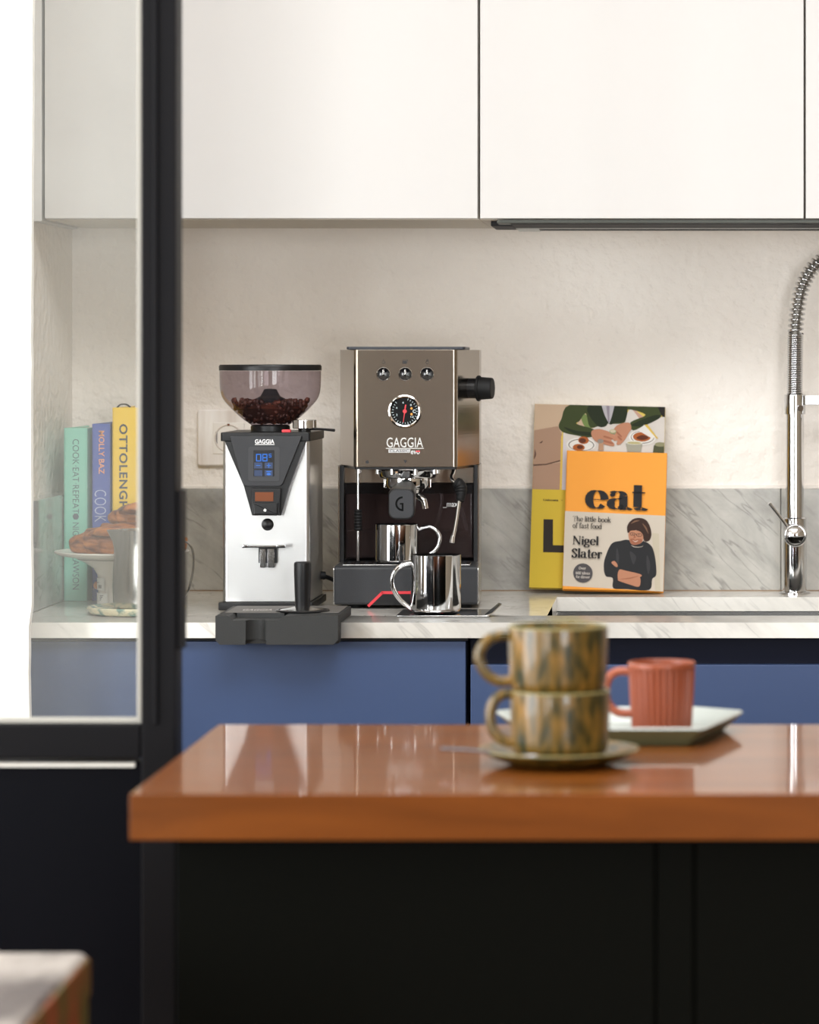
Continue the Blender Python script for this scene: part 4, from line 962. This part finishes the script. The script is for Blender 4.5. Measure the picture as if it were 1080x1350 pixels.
def PT(x, y, dx=0, k=60):
    o = Vector(P(680+x/4.823, 520+y/4.823, k)); return lambda u, v: (o.x+u, o.y, o.z+v+u*dx)
us = oW/133/4.823
b = MB()
def fit(text, x, y, width, xh, **k):
    tot = sum(GL[c][0] for c in text)*xh*us; s_ = width*us/tot
    o = Vector(P(680+x/4.823, 520+y/4.823, 60)); mbx = MB(); serif(mbx, text, lambda u, v: (u, 0, v), xh*us, **k)
    b.add([(o.x+v[0]*s_, o.y, o.z+v[2]-v[0]*s_*.012) for v in mbx.v], mbx.f)
fit('eat', 445, 757, 378, 118, thick=.36, thin=.035)
fit('The little book', 360, 840, 242, 23, thick=.22, thin=.08); fit('of fast food', 358, 883, 186, 23, thick=.22, thin=.08)
fit('Nigel', 358, 986, 166, 38, thick=.30, thin=.08); fit('Slater', 350, 1068, 196, 40, thick=.30, thin=.08)
part('cover_lettering', b, ink, ora, smooth=False)
b = MB(); fit('Over', 398, 1142, 46, 12, thick=.28, thin=.14); fit('600 ideas', 378, 1172, 92, 12, thick=.28, thin=.14); fit('for dinner', 380, 1196, 88, 12, thick=.28, thin=.14)
part('badge_lettering', b, M_('badge_text',(214,206,196)), ora, smooth=False)

# ---------------------------------------------------------------- tap
FY = 5.285; fs_ = FY/F
r = root('kitchen_tap', (X(1048,FY), FY, CZ), label='tall polished chrome sink tap with a coiled spring hose', cat='tap')
def fx(p): return (p-1048)*fs_
def fz(p): return Z(p,FY)-CZ
part('flange', MB().lathe([(0,.0002),(.0245,.0002),(.0245,.0022),(.0225,.0035),(0,.0035)], (0,0,0), 48), m_chrome, r)
bd_ = part('body', MB().lathe([(0,.003),(.0188,.003),(.0188,fz(683.5)),(.0175,fz(682)),(0,fz(682))], (0,0,0), 56), m_chrome, r)
part('column', MB().lathe([(.0145,fz(683)),(.0143,fz(545)),(.0,fz(545))], (0,0,0), 48), m_chrome, r)
part('collar', MB().lathe([(0,fz(546)),(.0168,fz(546)),(.0168,fz(521)),(.0160,fz(520)),(0,fz(520))], (0,0,0), 48), m_chrome, r)
lv = part('lever_hub', MB().cyl((fx(1048),-.014,fz(704.5)),(fx(1048),-.034,fz(704.5)),.0188,.0182,seg=44,bev=.003), m_chrome, r)
part('hub_dome', MB().lathe([(.0150,0),(.0135,.0035),(.0085,.0065),(0,.0075)], (fx(1048),-.0335,fz(704.5)), 40, M=Matrix.Rotation(PI/2,4,'X')), m_chrome, lv)
part('lever', MB().tube([(fx(1040),-.028,fz(697)),(fx(1026),-.034,fz(678)),(fx(1013.5),-.038,fz(662))],[.0028,.0030,.0032],14), m_chrome, lv)
part('collar_knob', MB().cyl((fx(1055),-.0155,fz(538)),(fx(1055),-.0195,fz(538)),.0048), m_chrome, r)
part('holder_arm', MB().box(.014,-.004,fz(534),.205,.004,fz(521.5),.001), m_steel_satin, r)
path = [(1048,520),(1048.3,480),(1049,440),(1051,415),(1056,385),(1067,360),(1083,344),(1105,333),(1135,334),(1163,350),(1180,380),(1186,420),(1186,470)]
cp_ = cat_rom([(fx(a),0,fz(c)) for a, c in path], 24)
# arc-length resample
L_ = [0]
for i in range(1, len(cp_)): L_.append(L_[-1]+(cp_[i]-cp_[i-1]).length)
def at(s):
    s = max(0, min(L_[-1]-1e-6, s)); i = 1
    while L_[i] < s: i += 1
    t = (s-L_[i-1])/(L_[i]-L_[i-1]); return cp_[i-1].lerp(cp_[i], t), (cp_[i]-cp_[i-1]).normalized()
def coil(s0, s1, pitch, rad, wire, per=14, seg=7):
    pts = []; n = int((s1-s0)/pitch*per)
    for k in range(n+1):
        s = s0+(s1-s0)*k/n; c, t = at(s); a = 2*PI*k/per
        v = Vector((0,1,0)); u = v.cross(t).normalized()
        pts.append(c + u*(rad*math.cos(a)) + v*(rad*math.sin(a)))
    return MB().tube(pts, wire, seg)
s_sw = 80*fs_
part('hose_spring', coil(0, s_sw, .00345, .0113, .00165), m_chrome, r, sharp=80)
part('hose_spring', coil(s_sw, L_[-1]-.012, .0080, .0108, .0021, 18), m_chrome, r, sharp=80)
part('inner_hose', MB().tube([at(L_[-1]*i/60)[0] for i in range(61)], .0062, 12), mat('grey_hose',(120,116,108),.35,.3), r)
e = cp_[-1]
sh_ = part('spray_head', MB().cyl((e.x,0,e.z+.01),(e.x,0,e.z-.10),.0145,.020,seg=36,bev=.003), m_chrome, r)
part('spray_nozzle', MB().cyl((e.x,0,e.z-.102),(e.x,0,e.z-.099),.0165), m_plastic_d, sh_)
part('hose_holder', MB().lathe([(.0165,.0),(.021,.0),(.021,.016),(.0165,.016),(.0165,0)], (e.x,0,fz(535)), 36), m_chrome, r)

# ---------------------------------------------------------------- left group: cake stand, pastries, dish, pitcher
m_china = mat('white_china', (232,228,220), .25, mix=((238,234,228),4,.3,.7))
SY = 4.998; SX = X(161,SY); ss = SY/F
r = root('cake_stand', (SX, SY, CZ), label='white china cake stand carrying pastries, behind the door glass', cat='cake stand')
pz = Z(731,SY)-CZ
part('plate', MB().lathe([(0,pz-.006),(.04,pz-.008),(.06,pz-.006),(.090,pz-.0005),(.0985,pz+.003),(.0988,pz+.0052),(.0975,pz+.0062),(.085,pz+.0035),(.06,pz+.001),(0,pz)], (0,0,0), 72), m_china, r, sharp=60)
part('pedestal', MB().lathe([(0,.001),(.036,.001),(.0362,.004),(.0352,.02),(.0345,.035),(.036,.048),(.042,.058),(.055,.0665),(.066,pz-.006),(0,pz-.006)], (0,0,0), 56), m_china, r, sharp=60)
lb = MB()
def curved(mb, a0, a1, z0, z1, rad, mi=0, n=6):
    vs = []
    for i in range(n+1):
        a = math.radians(a0+(a1-a0)*i/n); vs += [(rad*math.cos(a), rad*math.sin(a), z0), (rad*math.cos(a), rad*math.sin(a), z1)]
    mb.add(vs, [(2*i, 2*i+2, 2*i+3, 2*i+1) for i in range(n)], mi)
curved(lb, 185, 245, .006, .022, .0368); curved(lb, 185, 235, .026, .044, .0366)
part('label_sticker', lb, mat('white_label',(236,236,232),.5), r)
lb = MB()
for i in range(9): curved(lb, 212+i*1.6, 212.7+i*1.6+(.5 if i % 3 == 0 else 0), .029, .034, .0371, n=1)
for i in range(4): curved(lb, 218, 232-i*3, .018-i*.0022, .0188-i*.0022, .0371, n=2)
curved(lb, 188, 205, .040, .0408, .0371, n=2); curved(lb, 188, 214, .037, .0376, .0371, n=2)
part('label_bars', lb, mat('grey_print',(110,110,112),.6), r)

m_past = mat('baked_pastry', (184,116,62), .42, mix=((94,42,16), 15, .40, .60), bump=(60,.8), stretch=(1,4,5))
def pastry(loc, rz, ln, r0, label, seed, tilt=0):
    rt = root('pastry', loc, (0,tilt,math.radians(rz)), label=label, cat='pastry', group='glazed layered pastries on the cake stand')
    n = 46; pts = []; rad = []
    for i in range(n):
        t = i/(n-1); u = (t-.5)*2
        pts.append((u*ln/2, .012*(u*u), r0*.80*(1-.35*u*u) ))
        step = (t*7.0) % 1.0
        rad.append(max(.004, r0*(1-abs(u)**2.6*.62)*(1.0-.13*step)))
    b = MB().tube(pts, rad, 36, flat=1.12, up=(0,0,1))
    vs = []
    for v in b.v:
        p = Vector(v); nz = mnoise.noise(p*55+Vector((seed,0,0)))*.0022 + .0011*math.sin(p.z*520+p.x*90+seed)
        c = Vector((p.x, .0, r0*.7)); d = (p-c); d.normalize(); p = p + d*nz; p.z = max(p.z, .0006); vs.append(tuple(p))
    b.v = vs
    part('dough', b, m_past, rt, sharp=70)
    # a laid-over outer layer
    pts = [(-ln*.42+ln*.84*i/20, -.010+.010*math.sin(i*.5+seed), r0*1.52*(1-.42*((i-10)/10)**2)-.002) for i in range(21)]
    part('crust_fold', MB().tube(pts, [.0035+.0065*math.sin(PI*i/20) for i in range(21)], 12, flat=1.9, up=(0,0,1)), m_past, rt, sharp=70)
pz0 = CZ+pz+.0015
pastry((X(169,SY-.02), SY-.022, pz0), 4, .166, .0262, 'long golden layered pastry at the front of the cake stand', 1.0)
pastry((X(175,SY+.04), SY+.048, pz0), -7, .130, .0240, 'layered pastry at the back of the cake stand', 3.3)
pastry((X(188,SY+.01), SY+.014, pz0+.0405), 10, .096, .0190, 'layered pastry stacked on top of the two others', 7.1)

r = root('ceramic_dish', (X(180,4.862), 4.862, CZ), label='small pale speckled ceramic dish under the steel pitcher', cat='dish')
part('dish', MB().lathe([(0,.0003),(.062,.0003),(.068,.003),(.0715,.009),(.071,.0115),(.069,.0118),(.060,.0085),(0,.0085)], (0,0,0), 64), mat('speckled_glaze',(214,206,176),.25,mix=((120,150,140),60,.48,.62)), r, sharp=60)
PY = 4.856; ps = PY/F
r = root('milk_pitcher', (X(187,PY), PY, CZ+.0086), label='brushed steel milk pitcher with strap handle beside the door frame', cat='pitcher')
H_ = Z(698,PY)-CZ-.0086
def spout(a, rr, z):
    d = abs(((a-PI*1.06)+PI) % (2*PI)-PI)
    return rr + (.010*math.exp(-(d/.20)**2)*max(0,(z-H_*.72)/(H_*.28))**1.5 - .004*math.exp(-((d-.5)/.25)**2)*max(0,(z-H_*.6)/(H_*.4)) if rr > .03 else 0)
R0 = .0405
prf = [(0,.0004),(R0-.005,.0004),(R0-.001,.003),(R0+.0002,.010),(R0+.001,H_*.3),(R0+.0,H_*.55),(R0-.002,H_*.72),(R0-.002,H_*.85),(R0-.0005,H_),(R0-.0022,H_),(R0-.0034,H_*.84),(R0-.002,.3*H_),(R0-.003,.006),(0,.004)]
part('jug', MB().lathe(prf, (0,0,0), 96, fn=spout), m_steel_satin, r, sharp=60)
def pp(px, py): return ((px-187)*ps, .0, HC-(py-VY)*ps-CZ-.0086)
part('handle', MB().tube(cat_rom([pp(225,722),pp(237,714.5),pp(247,715.5),pp(254,726),pp(255,745),pp(252,765),pp(246,783),pp(236,794),pp(225,797)],8), .0065, 12, flat=.22, up=(0,1,0)), m_steel_satin, r)

# ---------------------------------------------------------------- island crockery
def glaze(name, c1, c2, c3, sc):
    m = bpy.data.materials.new(name); m.use_nodes = True; nt = m.node_tree; N = nt.nodes; L = nt.links; p = N['Principled BSDF']
    p.inputs['Roughness'].default_value = .34; p.inputs['Specular IOR Level'].default_value = .3; p.inputs['Coat Weight'].default_value = .35; p.inputs['Coat Roughness'].default_value = .06
    tc = N.new('ShaderNodeTexCoord'); mp = N.new('ShaderNodeMapping'); mp.inputs['Scale'].default_value = (1,1,.28); L.new(tc.outputs['Object'], mp.inputs[0])
    n = N.new('ShaderNodeTexNoise'); n.inputs['Scale'].default_value = sc; n.inputs['Detail'].default_value = 5; n.inputs['Distortion'].default_value = .4; L.new(mp.outputs[0], n.inputs['Vector'])
    r = N.new('ShaderNodeValToRGB'); e = r.color_ramp.elements; e[0].position = .36; e[0].color = lin(c1); e[1].position = .66; e[1].color = lin(c3); k = e.new(.52); k.color = lin(c2)
    L.new(n.outputs[0], r.inputs[0]); L.new(r.outputs[0], p.inputs['Base Color'])
    return m
m_olive = glaze('mottled_olive_glaze', (26,34,14), (88,68,22), (122,90,38), 110)
m_rim = mat('pale_olive_rim', (120,112,72), .3)
UYc = 3.055; us_ = UYc/F
sz = .0
r = root('saucer', (X(737,UYc), UYc, .90), label='mottled olive green saucer under the two stacked cups', cat='saucer')
part('dish', MB().lathe([(0,.0004),(.040,.0004),(.046,.002),(.060,.0065),(.0705,.0118),(.0718,.0135),(.0705,.0145),(.060,.0105),(.044,.0072),(0,.0066)], (0,0,0), 72), m_olive, r, sharp=60)
part('rim_edge', MB().tube([( .0712*math.cos(2*PI*i/64), .0712*math.sin(2*PI*i/64), .0141) for i in range(64)], .0009, 8, closed=True), m_rim, r)
def cup(base, pxc, label, hpts):
    r = root('cup', (X(pxc,UYc), UYc, base), label=label, cat='cup', group='mottled olive cups in a stack')
    Rr = .0452; hh = .0595
    part('bowl', MB().lathe([(0,.0006),(.036,.0006),(.0395,.0018),(.0425,.0055),(.0438,.012),(.0448,.035),(Rr,hh-.001),(Rr-.001,hh),(Rr-.003,hh-.0008),(.0415,.035),(.0405,.012),(.037,.005),(0,.004)], (0,0,0), 72), m_olive, r, sharp=60)
    part('rim_edge', MB().tube([((Rr-.0014)*math.cos(2*PI*i/64), (Rr-.0014)*math.sin(2*PI*i/64), hh-.0001) for i in range(64)], .0013, 8, closed=True), m_rim, r)
    part('handle', MB().tube(cat_rom([((a-pxc)*us_, -.008, HC-(c-VY)*us_-base) for a, c in hpts],7), .0048, 14, flat=1.15), m_olive, r)
cz1 = .9068
cup(cz1, 738.5, 'lower of the two stacked olive cups, standing on the saucer', [(683,916),(668,913),(655,920),(648,936),(649,955),(658,970),(672,977),(684,975)])
cup(cz1+.0578, 736, 'upper of the two stacked olive cups, open at the top', [(680,838),(662,836),(645,842),(634,857),(634,873),(644,889),(660,897),(678,895)])
m_spoon = mat('grey_steel', (120,120,128), .25, 1.0)
r = root('teaspoon', (X(700,3.01), 3.008, .9095), (0,0,0), label='small steel teaspoon resting across the saucer beside the cups', cat='spoon')
pts = [W(583,987,3.04),W(620,989,3.03),W(655,993,3.015),W(680,998,3.005)]
pts = [p-Vector((X(700,3.01),3.008,.9095)) for p in pts]
part('handle', MB().tube(cat_rom([tuple(p) for p in pts],6), [.0020+.0018*(1-i/18) for i in range(19)], 10, flat=.5, up=(0,1,0)), m_spoon, r)
b = MB(); 
bowlv = []; NA, NR = 20, 6; fs2 = []
for j in range(NR+1):
    t = j/NR
    for i in range(NA):
        a = 2*PI*i/NA; rx, ry = .0135*t, .0080*t
        bowlv.append((pts[-1].x+.0115+rx*math.cos(a), pts[-1].y+ry*math.sin(a), pts[-1].z+.001-.0035*(1-t*t)))
for j in range(NR):
    for i in range(NA): fs2.append((j*NA+i, j*NA+(i+1)%NA, (j+1)*NA+(i+1)%NA, (j+1)*NA+i))
n0_ = len(bowlv); bowlv += [(x,y,z-.0008) for x,y,z in bowlv]; fs2 += [tuple(n0_+k for k in f[::-1]) for f in fs2]
fs2 += [(NR*NA+i, NR*NA+(i+1)%NA, n0_+NR*NA+(i+1)%NA, n0_+NR*NA+i) for i in range(NA)]
b.add(bowlv, fs2); part('bowl', b, m_spoon, r)

m_tray = mat('pale_grey_green_glaze', (150,154,148), .3); m_tray_o = mat('olive_grey_glaze', (104,102,72), .35)
r = root('serving_tray', (-.062, 3.282, .90), label='pale oblong tray with sloped angular rim under the ribbed terracotta mug', cat='tray')
top = [(-.085,-.098),(.082,-.098),(.123,.063),(.075,.1),(-.075,.1),(-.123,.063)]
def ringz(sc_, z): return [(x*sc_, y*sc_, z) for x, y in [tuple(p) for p in rounded(top, .008, 3)]]
R = [ringz(.84,.0004), ringz(1.0,.0165), ringz(.985,.0185), ringz(.82,.0045)]; nn = len(R[0]); b = MB()
vs = sum(R, []); fs = []; ms_i = []
b.add(vs, [tuple(range(nn))[::-1]], 1)
b.f += [(i*nn+k, i*nn+(k+1)%nn, (i+1)*nn+(k+1)%nn, (i+1)*nn+k) for i in range(3) for k in range(nn)]; b.m += [1]*nn + [0]*(2*nn)
b.f += [tuple(3*nn+k for k in range(nn))]; b.m += [0]
part('dish', b, [m_tray, m_tray_o], r, sharp=25)
KY = 3.30; ks = KY/F
r = root('ribbed_mug', (X(872.5,KY), KY, .9048), label='small terracotta red mug with fluted sides standing on the pale tray', cat='mug')
hh = .0655
def flute(a, rr, z): return rr - (.0030*(0.5+0.5*math.cos(a*32)) if rr > .029 and .004 < z < hh-.006 and rr > .0 else 0)
prf = [(0,.0004),(.0265,.0004),(.029,.0015),(.0297,.0042),(.0302,.012),(.0312,.03),(.0322,.05),(.0326,hh-.0065),(.0329,hh-.005),(.0329,hh-.001),(.0322,hh),(.0308,hh-.001),(.0285,.03),(.026,.005),(0,.004)]
m_terra = mat('terracotta_glaze', (134,64,36), .42)
part('cup', MB().lathe(prf, (0,0,0), 320, fn=lambda a, rr, z: flute(a, rr, z) if rr > .0295 and not (z < .031 and rr < .0286) else rr), m_terra, r, sharp=60)
part('handle', MB().tube(cat_rom([((a-872.5)*ks, -.004, HC-(c-VY)*ks-.9048) for a, c in [(834,886),(820,884),(808,888),(801,898),(799,912),(802,927),(812,937),(824,940),(840,939)]],7), .0042, 14), m_terra, r)
